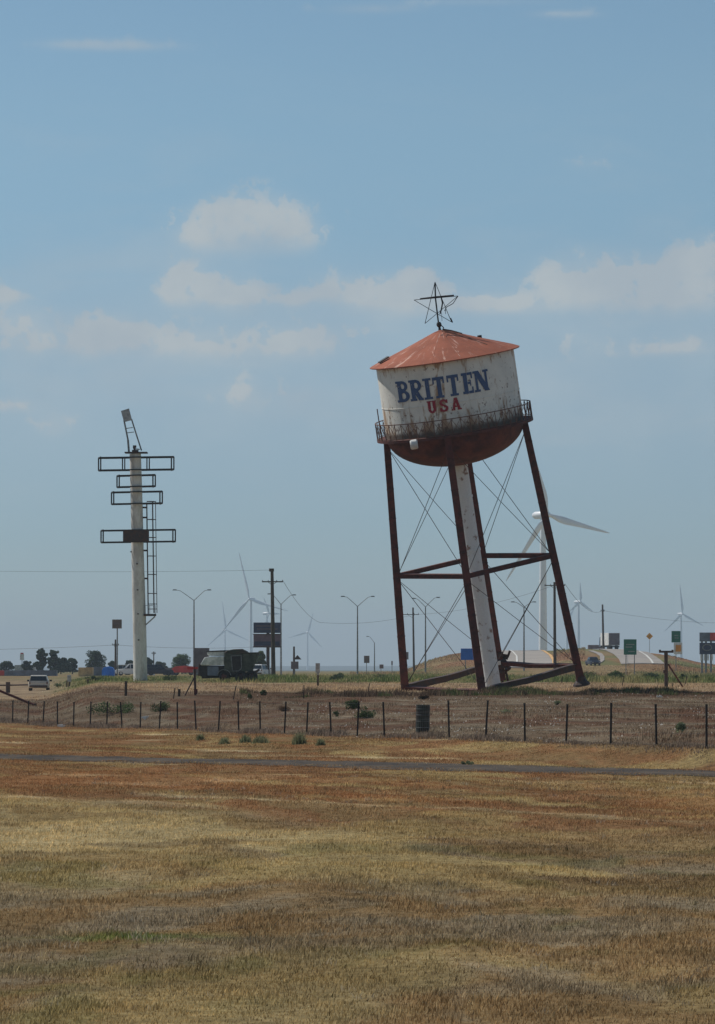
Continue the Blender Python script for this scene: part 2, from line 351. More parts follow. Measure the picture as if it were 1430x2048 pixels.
# ------------------------------------------------------------------ field colour
def C3(*a): return np.array(a, float)
STRAW, PALE, RUST, BROWN, GREY, GREEN, DARK, TANF = C3(.30,.222,.100), C3(.42,.335,.195), C3(.205,.106,.048), C3(.195,.128,.062), C3(.20,.155,.098), C3(.085,.105,.028), C3(.095,.06,.038), C3(.30,.215,.13)
def lerp(a, b, t): return a*(1-t[:, None])+b*t[:, None]
def field_colour(X, Y):
    X = np.asarray(X, float).ravel(); Y = np.asarray(Y, float).ravel(); n = len(X)
    px = CX+F*X/np.maximum(Y, 20)
    wx = X+4*(fbm(X*.3, Y*.2, 31, 5)-.5); wy = Y+1.6*X*ss(Y, 40, 80)+8*(fbm(X*.3, Y*.16, 33, 5)-.5)
    a = fbm(wx*.42, wy*.30, 41, 5); b = fbm(wx*.8+7, wy*.5, 43, 5); g = fbm(wx*.27-5, wy*.2, 47, 4); fine = fbm(X*3, Y*2, 49, 3)
    c = np.tile(BROWN, (n, 1))
    c = lerp(c, GREY, ss(b, .42, .62)*.8)
    # near strip: ochre and tan, grey thatch
    near = 1-ss(wy, 31, 36)
    c = lerp(c, STRAW*.82, near*ss(a, .42, .6)*.75)
    grey = ss(wy, 33, 36)*(1-ss(wy, 43, 48)); c = lerp(c, GREY*.95, grey*ss(b, .35, .6)*.8)
    # straw belt, wide on the left
    st = ss(wy, 41, 47)*(1-ss(wy, 56+6*ss(-X, 0, 3), 64+4*ss(-X, 0, 3)))
    c = lerp(c, STRAW, st*np.clip(ss(a, .40, .56)*.9+ss(-X, 0.3, 3)*.45, 0, .95))
    c = lerp(c, BROWN*.8, st*ss(X, 0, 3)*ss(g, .4, .55)*.8)
    # rust belt up to the road
    ru = ss(wy, 56+5*ss(-X, 0, 3), 66)*(1-ss(wy, 150, 190)); c = lerp(c, RUST, ru*ss(b, .32, .55)*.9)
    c = lerp(c, STRAW, ru*ss(a, .54, .66)*.7)
    c = lerp(c, STRAW*.9, ru*ss(X, 3, 7)*ss(g, .45, .6)*.5)
    # pale mown streaks
    sk = ss(vn(X*.55+Y*.4, Y*.2, 51), .80, .93)*ss(Y, 55, 75); c = lerp(c, PALE, sk*ru*.75)
    # green patches
    gp = ss(fbm(wx*.5+30, wy*.35, 53, 4), .62, .72); c = lerp(c, GREEN, gp*(1-ru)*.25)
    dg = np.exp(-((Y-86-1.1*(X+3.6))/2.2)**2)*ss(X, -5.8, -4.6)*(1-ss(X, -2.8, -1.6)); c = lerp(c, PALE, dg*ss(b, .3, .5)*.85)
    sl = np.exp(-((wy-55)/5.5)**2)*(1-ss(X, -2.2, 1.2)); c = lerp(c, PALE*.9+STRAW*.1, sl*ss(a, .36, .54)*.42)
    rs = np.exp(-((wy-79)/9)**2)*ss(g, .42, .56); c = lerp(c, C3(.24,.115,.048), rs*.6)
    gl = np.exp(-(((X+2.1)/.85)**2+((Y-34.9)/.9)**2)*1.2); c = lerp(c, GREEN*1.1, np.clip(gl, 0, 1)*ss(fine, .25, .55)*.95)
    # behind the fence: trampled weeds, grey mauve; then the bank, then the tan strip and the green belt
    yf = fence_Y(X); bh = ss(Y, yf-1.5, yf+1.5)
    fc = lerp(lerp(np.tile(C3(.135,.095,.062), (n, 1)), C3(.17,.13,.088), ss(b, .4, .6)), C3(.11,.055,.035), ss(a, .50, .62)*.7)
    c = lerp(c, fc, bh)
    bank = ss(Y, 172, 182)*(1-ss(Y, 190, 197)); c = lerp(c, C3(.10,.062,.04), bank*.8*ss(px, 300, 600))
    lf = 1-ss(px, 150, 330); tanm = ss(Y, 190+50*lf+14*(a-.5), 204+60*lf+14*(a-.5)); c = lerp(c, lerp(np.tile(TANF, (n, 1)), C3(.22,.15,.095), ss(b, .45, .65)), tanm)
    gb = ss(Y+26*(a-.5), 262, 285)*(1-ss(Y, 430, 620)); c = lerp(c, lerp(np.tile(C3(.11,.115,.05), (n, 1)), C3(.19,.16,.08), ss(b, .45, .6)), gb*ss(px, 60, 190))
    far = ss(Y, 430, 620); c = lerp(c, lerp(np.tile(C3(.22,.155,.08), (n, 1)), C3(.15,.14,.06), ss(fbm(X*.06, Y*.02, 61), .45, .6)), far)
    c = lerp(c, C3(.235,.125,.068), ss(Y, 600, 720)*(1-ss(Y, 935, 960))*ss(fbm(X*.07, Y*.012, 63), .42, .58)*ss(px, 830, 860)*.9)
    c = lerp(c, C3(.07,.085,.06), ss(Y, 1500, 5000))
    mot = .72+.56*fbm(wx*1.1+9, wy*.75, 91, 4); big = .84+.32*fbm(wx*.35+3, wy*.22, 93, 3)
    return np.clip(c*1.5*((.82+.36*fine)*mot*big)[:, None], 0, .85)

# ------------------------------------------------------------------ ground sheet
ys = np.concatenate([np.array([-60, -30, -10, 0, 8, 14]), np.arange(18, 60, .22), np.arange(60, 210, .45), np.arange(210, 460, 2.5), np.geomspace(460, 1500, 150), np.geomspace(1540, 12500, 90)])
us = np.linspace(-1, 1, 261); us = .5*us+.5*us**3
XX = np.outer(np.where(ys < 40, 14.0, 14+(ys-40)*.34), us); YY = np.repeat(ys[:, None], len(us), 1)
ZZ = terrain(XX, YY); VV = np.stack([XX, YY, ZZ], -1).reshape(-1, 3); nr, nc = XX.shape
ii = (np.arange(nr-1)[:, None]*nc+np.arange(nc-1)[None, :]).ravel()
fi = np.stack([ii, ii+1, ii+nc+1, ii+nc], 1).ravel()
me = nmesh('ground', VV, fi, np.full(len(ii), 4), field_colour(VV[:, 0], VV[:, 1]), M['soil'])
me.polygons.foreach_set('use_smooth', np.ones(len(ii), bool))
tag(link(me, 'ground'), kind='structure')

# road: strip across the near field
def strip(name, mat, left, right, off, kind='structure'):
    mb = MB(); n = len(left); vs = []; K = 6
    for a, b in zip(left, right):
        for k in range(K+1):
            t = k/K; x = a[0]*(1-t)+b[0]*t; y = a[1]*(1-t)+b[1]*t; vs.append((x, y, T0(x, y)+off))
    m = K+1
    mb.add(vs, [(i*m+k, i*m+k+1, (i+1)*m+k+1, (i+1)*m+k) for i in range(n-1) for k in range(K)])
    o = mb.build(name, mat, smooth=True)
    if kind: tag(o, kind=kind)
    return o
rx = np.linspace(-30, 22, 400)
roadf = [(x, road_far(x)-.3+1.3*(float(fbm(x*1.1, 3.1, 201, 4))-.5)) for x in rx]; roadn = [(x, road_far(x)-RW+2.0*(float(fbm(x*.9, 8.2, 202, 4))-.5)) for x in rx]
strip('road', M['asphalt'], roadn, roadf, .012)

# ------------------------------------------------------------------ grass
def blades(name, X, Y, h, wd, col, mat, label_kind='stuff', lean=.45, clump=None, z0=None, parent=None):
    n = len(X); Z = terrain(X, Y)-.015 if z0 is None else z0
    a = RNG.uniform(0, 2*math.pi, n); la = RNG.uniform(0, 2*math.pi, n); ln = h*lean*RNG.uniform(.2, 1.3, n)
    dx, dy = np.cos(a)*wd/2, np.sin(a)*wd/2*.6; lx, ly = np.cos(la)*ln+.12*h, np.sin(la)*ln
    v = np.empty((n, 5, 3))
    v[:, 0] = np.stack([X-dx, Y-dy, Z], 1); v[:, 1] = np.stack([X+dx, Y+dy, Z], 1)
    v[:, 2] = np.stack([X+dx*.8+lx*.35, Y+dy*.8+ly*.35, Z+h*.6], 1); v[:, 3] = np.stack([X-dx*.8+lx*.35, Y-dy*.8+ly*.35, Z+h*.6], 1)
    v[:, 4] = np.stack([X+lx, Y+ly, Z+h], 1)
    base = np.arange(n)[:, None]*5
    f = np.concatenate([base+np.array([0, 1, 2, 3]), base+np.array([3, 2, 4])], 1).ravel()
    me = nmesh(name, v.reshape(-1, 3), f, np.tile([4, 3], n), np.repeat(col, 5, 0), mat)
    o = link(me, name, parent)
    if label_kind: tag(o, kind=label_kind)
    return o
def fan(n, y0, y1, power=0.0, px0=-230, px1=1660):
    u = RNG.uniform(0, 1, n); Y = y0+(y1-y0)*u**(1+power); px = RNG.uniform(px0, px1, n); return (px-CX)*Y/F, Y
def on_road(X, Y, pad=0.0): d = road_far(X)-Y; return (d > -pad) & (d < RW+pad)
def rcol(c, amt=.26, pale=.05):
    n = len(c); k = RNG.normal(1, amt, n).clip(.4, 2.0)[:, None]; c = c*k
    p = RNG.uniform(0, 1, n) < pale; c[p] = c[p]*.5+PALE*.75; return c
X, Y = fan(620000, 23, 122, .25)
keep = ~(on_road(X, Y, -.1-2.6*fbm(X*.7, Y*.7, 72, 3)) & (RNG.uniform(0, 1, len(X)) > .03)); keep &= Y < fence_Y(X)
X, Y = X[keep], Y[keep]; cl = fbm(X*1.3, Y*.8, 73, 3)
h = (.026+.022*ss(cl, .3, .75))*RNG.uniform(.35, 1.7, len(X)); 
blades('dry_grass', X, Y, h, .006+Y*.00012, rcol(field_colour(X, Y)), M['grass'])
u_ = RNG.uniform(0, 1, 260000); Y = 23+90*u_; sd_ = np.where(RNG.uniform(0, 1, 260000) < .5, -1, 1); X = sd_*(945*Y/F+RNG.uniform(0, 1, 260000)**1.3*8)
keep = (Y < fence_Y(X)) & ~on_road(X, Y, -.8); X, Y = X[keep], Y[keep]
blades('outer_dry_grass', X, Y, (.026+.022*ss(fbm(X*1.3, Y*.8, 73, 3), .3, .75))*RNG.uniform(.35, 1.7, len(X)), .008+Y*.00012, rcol(field_colour(X, Y)), M['grass'])
X, Y = fan(170000, 95, 194, 0); keep = (Y > fence_Y(X)-1); X, Y = X[keep], Y[keep]; cl = fbm(X*.9, Y*.35, 75, 3)
h = (.025+.10*ss(cl, .35, .75))*RNG.uniform(.3, 1.5, len(X)); c = rcol(field_colour(X, Y), .3, .0)
fl = RNG.uniform(0, 1, len(X)) < .05*ss(fbm(X*.5, Y*.2, 77), .4, .6)*ss(CX+F*X/Y, 300, 800); c[fl] = C3(.72, .68, .62)
h[fl] = np.minimum(h[fl], .06)
blades('trampled_weeds', X, Y, h, .02+.03*fl, c, M['grass'])
X, Y = fan(120000, 118, 182, 0, -230, 1100); keep = Y < fence_Y(X); X, Y = X[keep], Y[keep]
blades('roadside_grass', X, Y, (.02+.05*ss(fbm(X*.9, Y*.4, 74), .35, .75))*RNG.uniform(.3, 1.6, len(X)), .02+0*Y, rcol(field_colour(X, Y)), M['grass'])
# tall weeds along the fence foot and on the bank
X = RNG.uniform(-24, 11, 26000); Y = fence_Y(X)+RNG.normal(.2, 1.0, len(X)); cl = fbm(X*.8, Y*.3, 79)
blades('fence_foot_weeds', X, Y, (.05+.16*ss(cl, .4, .65))*RNG.uniform(.5, 1.2, len(X)), .02+0*X, rcol(np.tile(C3(.20, .155, .12), (len(X), 1)), .3, .03), M['grass'])
X, Y = fan(36000, 181, 196); cl = fbm(X*.45, Y*.12, 81, 4); keep = (CX+F*X/Y > 480); X, Y, cl = X[keep], Y[keep], cl[keep]
blades('bank_weeds', X, Y, (.03+.34*ss(cl, .48, .70))*RNG.uniform(.5, 1.2, len(X)), .03+0*X, rcol(lerp(np.tile(C3(.11, .078, .055), (len(X), 1)), C3(.09, .11, .045), ss(fbm(X*.6, Y*.3, 83), .5, .6)), .3, .02), M['grass'])
X, Y = fan(60000, 196, 275); cl = fbm(X*.35, Y*.2, 85)
blades('tan_field_grass', X, Y, (.03+.12*ss(cl, .35, .65))*RNG.uniform(.4, 1.3, len(X)), .03+0*X, rcol(field_colour(X, Y)*1.02, .25, .05), M['grass'])
X, Y = fan(90000, 268, 470); px = CX+F*X/Y; keep = px > 100+60*RNG.uniform(0, 1, len(X)); X, Y = X[keep], Y[keep]; cl = fbm(X*.3, Y*.08, 87, 4)
gc = 1.55*lerp(np.tile(C3(.19, .165, .075), (len(X), 1)), C3(.075, .098, .035), ss(fbm(X*.25, Y*.05, 89), .42, .6))
blades('green_weed_belt', X, Y, (.65+.35*ss(CX+F*X/Y, 400, 520))*(.06+.46*ss(cl, .42, .72))*RNG.uniform(.4, 1.2, len(X)), .06+0*X, rcol(gc, .25, .03), M['grass'])

X, Y = fan(45000, 560, 915, 0, 700, 1600); hx = CX+F*X/Y
rowr = HY+(ZC-terrain(X, Y))*F/Y
onr = ((hx > 985) & (hx < 1112)) | ((hx > 1170) & (hx < 1335) & (rowr < 1331)); X, Y = X[~onr], Y[~onr]
blades('hill_grass', X, Y, (.1+.5*ss(fbm(X*.12, Y*.02, 95, 4), .45, .7))*RNG.uniform(.4, 1.2, len(X)), .16+0*X, rcol(field_colour(X, Y)*.95, .22, .03), M['grass'])
# loose taller tufts and pale stalks through the near field
cx_, cy_ = fan(2600, 27, 100, -.2); nb = 16; X = np.repeat(cx_, nb)+RNG.normal(0, .05, 2600*nb); Y = np.repeat(cy_, nb)+RNG.normal(0, .06, 2600*nb)
tc_ = np.repeat(np.array([[.13,.125,.065],[.20,.17,.12],[.36,.33,.27],[.11,.075,.045],[.30,.24,.13]])[RNG.integers(0, 5, 2600)], nb, 0)*1.25; keep = ~on_road(X, Y, .2)
hh_ = np.repeat(RNG.uniform(.035, .085, 2600)*(.6+.8*ss(fbm(cx_*.5, cy_*.3, 97), .4, .6)), nb)*RNG.uniform(.4, 1.1, 2600*nb)
blades('loose_tufts', X[keep], Y[keep], hh_[keep], (.006+Y*.0001)[keep], rcol(.45*tc_[keep]+.55*field_colour(X[keep], Y[keep]), .25, .04), M['grass'], lean=.7)
# ------------------------------------------------------------------ bushes, weeds and trees
def clump_mesh(name, centres, radii, per, leaf, col, seed, squash=1.0, parent=None, up=.0):
    rg = np.random.default_rng(seed); vs = []; cs = []
    for c, r in zip(centres, radii):
        n = int(per*r*r/(radii[0]**2)*1.0)+12
        d = rg.normal(size=(n, 3)); d /= np.linalg.norm(d, axis=1)[:, None]
        rad = r*rg.uniform(.35, 1, n)**.55; p = np.array(c)+d*rad[:, None]*np.array([1, 1, squash])
        a = rg.normal(size=(n, 3)); a /= np.linalg.norm(a, axis=1)[:, None]; b = np.cross(a, rg.normal(size=(n, 3))); b /= np.linalg.norm(b, axis=1)[:, None]
        sz = leaf*rg.uniform(.5, 1.3, n)[:, None]
        vs.append(np.stack([p-a*sz, p-b*sz*.5, p+a*sz, p+b*sz*.5], 1))
        k = rg.normal(1, .28, n).clip(.4, 1.9)*rg.uniform(.75, 1.25)
        cs.append(np.repeat(np.array(col)[None, :]*k[:, None], 4, 0))
    V_ = np.concatenate(vs).reshape(-1, 3); nq = len(V_)//4
    me = nmesh(name, V_, np.arange(nq*4), np.full(nq, 4), np.concatenate(cs), M['leaf'])
    return link(me, name, parent)
def tree(label, px, Y, top, halfw, col, seed, group='trees along the far road', loose=.0, base_z=None, trunk_bare=.25):
    q = Spot('broadleaf_tree', label, 'tree', px, Y, group); rg = random.Random(seed)
    H = q.L(px, top).z; hw = halfw*q.s
    mb = MB(); ce = []; ra = []
    mb.tube([(0, 0, -.1), (.05*H*rg.uniform(-1, 1), 0, H*.4), (.06*H*rg.uniform(-1, 1), 0, H*.75)], [H*.035, H*.024, H*.008], 7)
    k = 38
    for i in range(k):
        a = rg.uniform(0, 6.28); z = H*rg.uniform(.16, .84); sp_ = hw*(1-.55*max(0, (z/H-.5)*2))*rg.uniform(.25, .85)
        c = (math.cos(a)*sp_, math.sin(a)*sp_, z); ce.append(c); ra.append(min(hw, H*.5)*rg.uniform(.18, .48)*(1-loose*.3))
        mb.tube([(0, 0, H*.3*rg.uniform(.6, 1.4)), (c[0]*.55, c[1]*.55, z*.8), c], [H*.013, H*.008, H*.003], 5)
    mb.build('trunk', M['bark'], q.o, smooth=True)
    clump_mesh('crown', ce, ra, 260*(1-loose*.5), max(.11, H*.03), col, seed, .8, q.o)
    return q
def shrub(name, label, px, py, wpx, hpx, col, seed, group=None, cat='shrub', Y=None, leafs=260, loose=.5):
    b = ground_at(px, py) if Y is None else None
    Y = b.y if b else Y
    q = Spot(name, label, cat, px, Y, group); rg = random.Random(seed); hw = wpx*q.s/2; H = hpx*q.s
    mb = MB(); ce = []; ra = []
    for i in range(14):
        a = rg.uniform(0, 6.28); rr = hw*rg.uniform(.1, .8); z = H*rg.uniform(.12, .62)*(1-.4*rr/hw)
        c = (math.cos(a)*rr, math.sin(a)*rr, z); ce.append(c); ra.append(min(hw, H)*rg.uniform(.28, .42))
        mb.tube([(0, 0, -.02), (c[0]*.6, c[1]*.6, z*.55), (c[0]*1.1, c[1]*1.1, z*1.15)], [.012, .009, .004], 4)
    mb.build('stems', M['bark'], q.o)
    clump_mesh('foliage', ce, ra, leafs/3.5, max(.018, H*.06), col, seed, .8, q.o)
    return q
def spiky(name, label, px, py, wpx, hpx, col, seed, group):
    b = ground_at(px, py); q = Spot(name, label, 'shrub', px, b.y, group); rg = np.random.default_rng(seed); n = 420; hw = wpx*q.s/2; H = hpx*q.s
    x = rg.normal(0, hw*.42, n); y = rg.normal(0, hw*.42, n); h = H*np.exp(-(x/hw)**2*1.1)*rg.uniform(.35, 1.1, n)
    blades('foliage', x, y, h, .022+0*x, rcol(np.tile(C3(*col), (n, 1)), .3, .05), M['grass'], None, .55, z0=-.02+0*x, parent=q.o); return q
DG = (.065, .09, .055); MG = (.095, .13, .06); LG = (.25, .28, .16); BR = (.18, .12, .08)
for a in [('tall dark tree just right of the bright white roof mark, left of a pair',  82, 760, 1287, 14, DG, 1, .5),
          ('tall thin-topped tree with bushy crown, second from the left of the pair', 108, 770, 1293, 13, DG, 2, .2),
          ('wide low dark tree at the foot of the tall pair',                          122, 780, 1312, 16, DG, 3, .0),
          ('squat dark tree sloping down to the right beside the tan container',       145, 790, 1314, 13, DG, 4, .2),
          ('round dark tree standing above the tan container',                         190, 800, 1298, 22, DG, 5, .1),
          ('small dark tree between the round tree and the square sign pole',          224, 800, 1320, 11, DG, 6, .2),
          ('small tree peeping out left of the thick cream pole',                      259, 810, 1318, 13, DG, 7, .2),
          ('small tree peeping out right of the thick cream pole',                     296, 810, 1312, 12, DG, 8, .3),
          ('low wide tree between the cream pole and the red trailer',                 322, 820, 1322, 15, DG, 9, .0),
          ('pointed green tree rising over the red trailer',                           364, 790, 1305, 20, MG, 10, .0),
          ('low dark rounded tree at the left edge of the picture',                    12, 790, 1321, 20, DG, 11, .0),
          ('low dark tree behind the white roof mark at far left',                     55, 800, 1320, 12, DG, 12, .1),
          ('green tree behind the old truck and left of the billboard post',           520, 620, 1297, 16, MG, 13, .1)]:
    tree(*a[:7], loose=a[7])
GW = 'green weeds dotted over the field'
for i, a in enumerate([('round green shrub right behind the fence, taller of the neighbouring pair', 707, 1418, 36, 32, MG), ('round green shrub between fence posts, lower right of the pair', 733, 1437, 46, 32, MG),
    ('wide dark green bush behind the left part of the fence', 228, 1428, 118, 38, MG), ('dull green bush right of the wide dark green bush', 322, 1423, 48, 26, MG),
    ('small green weed behind a fence post left of the round shrubs', 672, 1434, 13, 18, MG), ('small pale green weed in the brown field under the tower foot', 1115, 1410, 15, 14, LG),
    ('leafy green weed near the right edge behind the fence', 1360, 1466, 30, 34, LG), ('low green weed right of the dark drum behind the fence', 1012, 1427, 32, 12, LG),
    ('brown dead bush behind the fence post', 564, 1423, 30, 16, BR), ('dark brown tuft on the bank above the dark drum', 848, 1399, 22, 14, (.03, .026, .02)),
    ('leftmost tiny weed by the fence foot', 400, 1481, 16, 14, LG), ('small green weed at the fence foot, second of the row', 448, 1489, 20, 16, LG), ('green weed at the fence foot, third of the row', 490, 1486, 22, 18, LG),
    ('broad green weed at the fence foot, fourth of the row', 521, 1487, 34, 18, LG), ('tall green weed at the fence foot, fifth of the row', 598, 1489, 26, 26, LG), ('last green weed of the row at the fence foot', 641, 1491, 18, 15, LG),
    ('small upright weed on the bank left of the shrub pair', 500, 1398, 14, 18, MG), ('upright weed on the bank nearest the utility pole', 527, 1391, 14, 18, MG),
    ('low green weed far down the field near the left edge', 935, 1530, 30, 10, LG)]):
    if 10 <= i <= 15: spiky('weed_bush', a[0], a[1], a[2], a[3]*1.15, a[4]*1.05, (.17, .185, .105), 100+i, GW); continue
    shrub('weed_bush' if i not in (8,) else 'dead_bush', a[0], a[1], a[2], a[3], a[4], a[5], 100+i, GW if i != 8 else None)
BG = 'bushes in the green belt'
for i, a in enumerate([('dark green bush in the green belt left of the tower legs', 675, 330, 40, 22), ('green bush seen right of the tower foot below the blue car', 1175, 340, 50, 22),
    ('broad green bush below the left green road sign', 1232, 330, 42, 26), ('broad green bush right below the gap between the two green signs', 1300, 345, 46, 20), ('narrow green bush behind the T-shaped post brace', 1366, 330, 16, 20),
    ('small green bush left of the right-hand billboard foot', 1393, 335, 20, 13), ('green bush beside the left tower leg', 760, 335, 30, 16), ('green bush behind the white SUV tail', 118, 380, 26, 10),
    ('green bush between cream pole foot and old truck', 340, 320, 44, 16), ('green bush left of the cream pole foot', 190, 330, 56, 14), ('green bush between left and front tower leg', 880, 330, 40, 12)]):
    shrub('green_bush', a[0], a[1], None, a[3], a[4], MG if i % 3 else DG, 200+i, BG, 'bush', a[2], 420)

# ------------------------------------------------------------------ the leaning water tower
TY = 200.0; s_ = TY/F
ax = Vector((-.150, -.141, 1)).normalized()
piv = P(982, 1355, TY)
tow = thing('leaning_water_tower', 'leaning water tower with red cone roof, wire star and BRITTEN USA lettering', 'water tower', piv)
tow.rotation_mode = 'QUATERNION'; tow.rotation_quaternion = Vector((0, 0, 1)).rotation_difference(ax)
TM = Matrix.Translation(piv) @ tow.rotation_quaternion.to_matrix().to_4x4(); TI = TM.inverted()
def tl(px, py, Y): return TI @ P(px, py, Y)
K_ = 1.021/36.5*.989
Zrim, Zeave, Zapex, Zmid = (1355-858)*K_, (1355-714)*K_, (1355-657)*K_, (1355-1130)*K_
RT, RR, RWK = 3.76, 4.09, 4.28
# tank wall, with two plate seams
HT = Zeave-Zrim
prof = [(RT-.03, 0), (RT, .03)]
for zz in (HT*.43,): prof += [(RT, zz-.02), (RT+.02, zz-.015), (RT+.02, zz+.015), (RT, zz+.02)]
prof += [(RT, HT-.03), (RT-.4, HT-.02)]
mb = MB().lathe(prof, 96)
for th in (-49, 14, 76, 140, -112, -170):
    a = R(th); mb.bar((RT*math.sin(a)*1.003, -RT*math.cos(a)*1.003, .05), (RT*math.sin(a)*1.003, -RT*math.cos(a)*1.003, HT*.43 if th in (-49,) else HT-.05), .035, .03)
wall = mb.build('tank_wall', M['tank'], tow, True, loc=(0, 0, Zrim))
# lettering
def cap(x, y, x0, x1, y0, y1): return (x >= x0) & (x <= x1) & (y >= y0) & (y <= y1)
def ell(x, y, cx, cy, rx, ry): return ((x-cx)/rx)**2+((y-cy)/ry)**2 <= 1
def G(ch, x, y):
    sh = .115
    if ch == 'I': return cap(x, y, .26, .74, 0, 1) | cap(x, y, .0, 1, 0, sh) | cap(x, y, .0, 1, 1-sh, 1)
    if ch == 'T': return cap(x, y, .34, .70, 0, 1) | cap(x, y, .16, .88, 0, sh) | cap(x, y, 0, 1, .86, 1) | cap(x, y, 0, .13, .68, 1) | cap(x, y, .87, 1, .68, 1)
    if ch == 'B':
        up = ell(x, y, .52, .745, .40, .255) & ~ell(x, y, .55, .745, .13, .125); lo_ = ell(x, y, .52, .275, .48, .275) & ~ell(x, y, .56, .28, .17, .145)
        return cap(x, y, .14, .44, 0, 1) | ((up | lo_) & (x > .3)) | cap(x, y, 0, .55, 0, sh) | cap(x, y, 0, .55, 1-sh, 1) | cap(x, y, .3, .55, .44, .56)
    if ch == 'R':
        up = ell(x, y, .52, .72, .42, .28) & ~ell(x, y, .55, .72, .14, .14)
        leg = (np.abs(x-(.45+.38*(1-y/.5))) < .17) & (y < .5)
        return cap(x, y, .14, .44, 0, 1) | (up & (x > .3)) | leg | cap(x, y, 0, .52, 0, sh) | cap(x, y, .64, 1, 0, sh) | cap(x, y, 0, .55, 1-sh, 1) | cap(x, y, .3, .55, .44, .55)
    if ch == 'E': return cap(x, y, .12, .50, 0, 1) | cap(x, y, 0, .98, 0, .13) | cap(x, y, 0, .95, .87, 1) | cap(x, y, .4, .78, .44, .56) | cap(x, y, .70, .80, .36, .64) | cap(x, y, .85, .98, 0, .30) | cap(x, y, .83, .95, .70, 1)
    if ch == 'N': return cap(x, y, .10, .26, 0, 1) | cap(x, y, .74, .90, 0, 1) | (np.abs(x-(.20+.62*(1-y))) < .17) | cap(x, y, 0, .38, 0, .1) | cap(x, y, 0, .3, .9, 1) | cap(x, y, .62, 1, .9, 1)
    if ch == 'U': return (((cap(x, y, .08, .38, .3, 1) | cap(x, y, .62, .92, .3, 1)) | (ell(x, y, .5, .34, .42, .34) & (y < .34))) & ~(ell(x, y, .5, .36, .13, .2) & (y < .4))) | cap(x, y, 0, .46, .9, 1) | cap(x, y, .54, 1, .9, 1)
    if ch == 'S':
        up = ell(x, y, .5, .73, .45, .28) & ~ell(x, y, .53, .73, .19, .11); lo_ = ell(x, y, .5, .27, .47, .28) & ~ell(x, y, .47, .27, .2, .11)
        return (up & ~((x > .5) & (y < .70) & (y > .5))) | (lo_ & ~((x < .5) & (y > .33))) | cap(x, y, .03, .16, .04, .34) | cap(x, y, .82, .94, .68, .96)
    if ch == 'A': return ((np.abs(x-(.2+.28*y)) < .12) | (np.abs(x-(.8-.28*y)) < .14) | cap(x, y, .3, .7, .24, .37) | cap(x, y, .36, .64, .86, 1) | cap(x, y, 0, .36, 0, .12) | cap(x, y, .60, 1, 0, .12)) & (y <= 1)
    return x < -1
def lettering(name, word, spans, f0, f1, mat):
    mb = MB(); step = .02; rr = RT+.028
    for ch, (a0, a1) in zip(word, spans):
        nx = int(R(a1-a0)*RT/step); ztop = HT*(1-f0); zbot = HT*(1-f1); ny = int((ztop-zbot)/step)
        gx, gy = np.meshgrid((np.arange(nx)+.5)/nx, (np.arange(ny)+.5)/ny, indexing='ij'); ok = G(ch, gx, gy)
        ok &= (fbm(gx*9+ord(ch), gy*9, 5, 4) > .17)           # flaked paint
        vid = {}; vs = []; fs = []
        def vtx(i, j):
            if (i, j) not in vid:
                a = R(a0+(a1-a0)*i/nx); vid[(i, j)] = len(vs); vs.append((rr*math.sin(a), -rr*math.cos(a), zbot+(ztop-zbot)*j/ny))
            return vid[(i, j)]
        for i, j in zip(*np.nonzero(ok)): fs.append((vtx(i, j), vtx(i+1, j), vtx(i+1, j+1), vtx(i, j+1)))
        mb.add(vs, fs)
    o = mb.build(name, mat, wall); return o
tag(lettering('lettering', 'BRITTEN', [(-49.5, -35.8), (-35.4, -23.4), (-22.6, -15.4), (-14.3, -4.8), (-2.6, 6.9), (9.4, 18.8), (19.2, 33.4)], .20, .482, M['bluepaint']), 'blue painted word BRITTEN')
tag(lettering('lettering', 'USA', [(-21.5, -13.6), (-11.4, -4.0), (-2.0, 6.4)], .505, .672, M['redletter']), 'red painted word USA')
# roof
mb = MB().lathe([(RR-.04, -.07), (RR, -.055), (RR+.005, -.01), (RR-.35, .14), (2.0, .76), (.9, 1.18), (.45, 1.355), (.16, 1.44), (.0, 1.46)], 64)
mb.lathe([(RR-.04, -.07), (RT-.3, .02)], 64)
roof = mb.build('roof', M['roof'], tow, True, loc=(0, 0, Zeave))
mb = MB(); a = R(-62); d = Vector((math.sin(a), -math.cos(a), 0))
d = Vector((-.86, -.2, 0)).normalized(); rt = Quaternion((0, 0, 1), math.atan2(d.y, d.x)).to_matrix() @ Matrix.Rotation(R(22.3), 3, 'Y')
mb.box(d*3.38+Vector((0, 0, .37)), (.62, .42, .07), rt); mb.build('roof_hatch', M['black'], roof, bevel=.02)
mb = MB().tube([Vector((2.05, .5, .60)), Vector((2.05, .5, .84))], .12, 8); mb.build('vent_cap', M['black'], roof)
mb = MB()
pts = [Vector((.15, -.35, 1.39)), Vector((.8, -.75, 1.08)), Vector((1.5, -1.2, .76)), Vector((2.3, -1.9, .40))]
mb.tube([p+Vector((0, 0, .03)) for p in pts], .022, 5)
mb.tube([Vector((.05, -.3, 1.41)), Vector((.35, -.72, 1.21)), Vector((.2, -1.1, 1.1))], .02, 5)
mb.tube([Vector((.1, -.1, 1.48)), Vector((.6, -.1, 1.32)), Vector((1.1, -.3, 1.10))], .05, 6)
mb.build('fallen_cable', M['railing'], roof)
# bowl
prof = [(RT-.01, .0)]+[((RT-.01)*math.cos(R(t)), -1.95*math.sin(R(t))) for t in range(6, 91, 6)]
MB().lathe(prof, 72).build('tank_bowl', M['bowl'], tow, True, loc=(0, 0, Zrim))
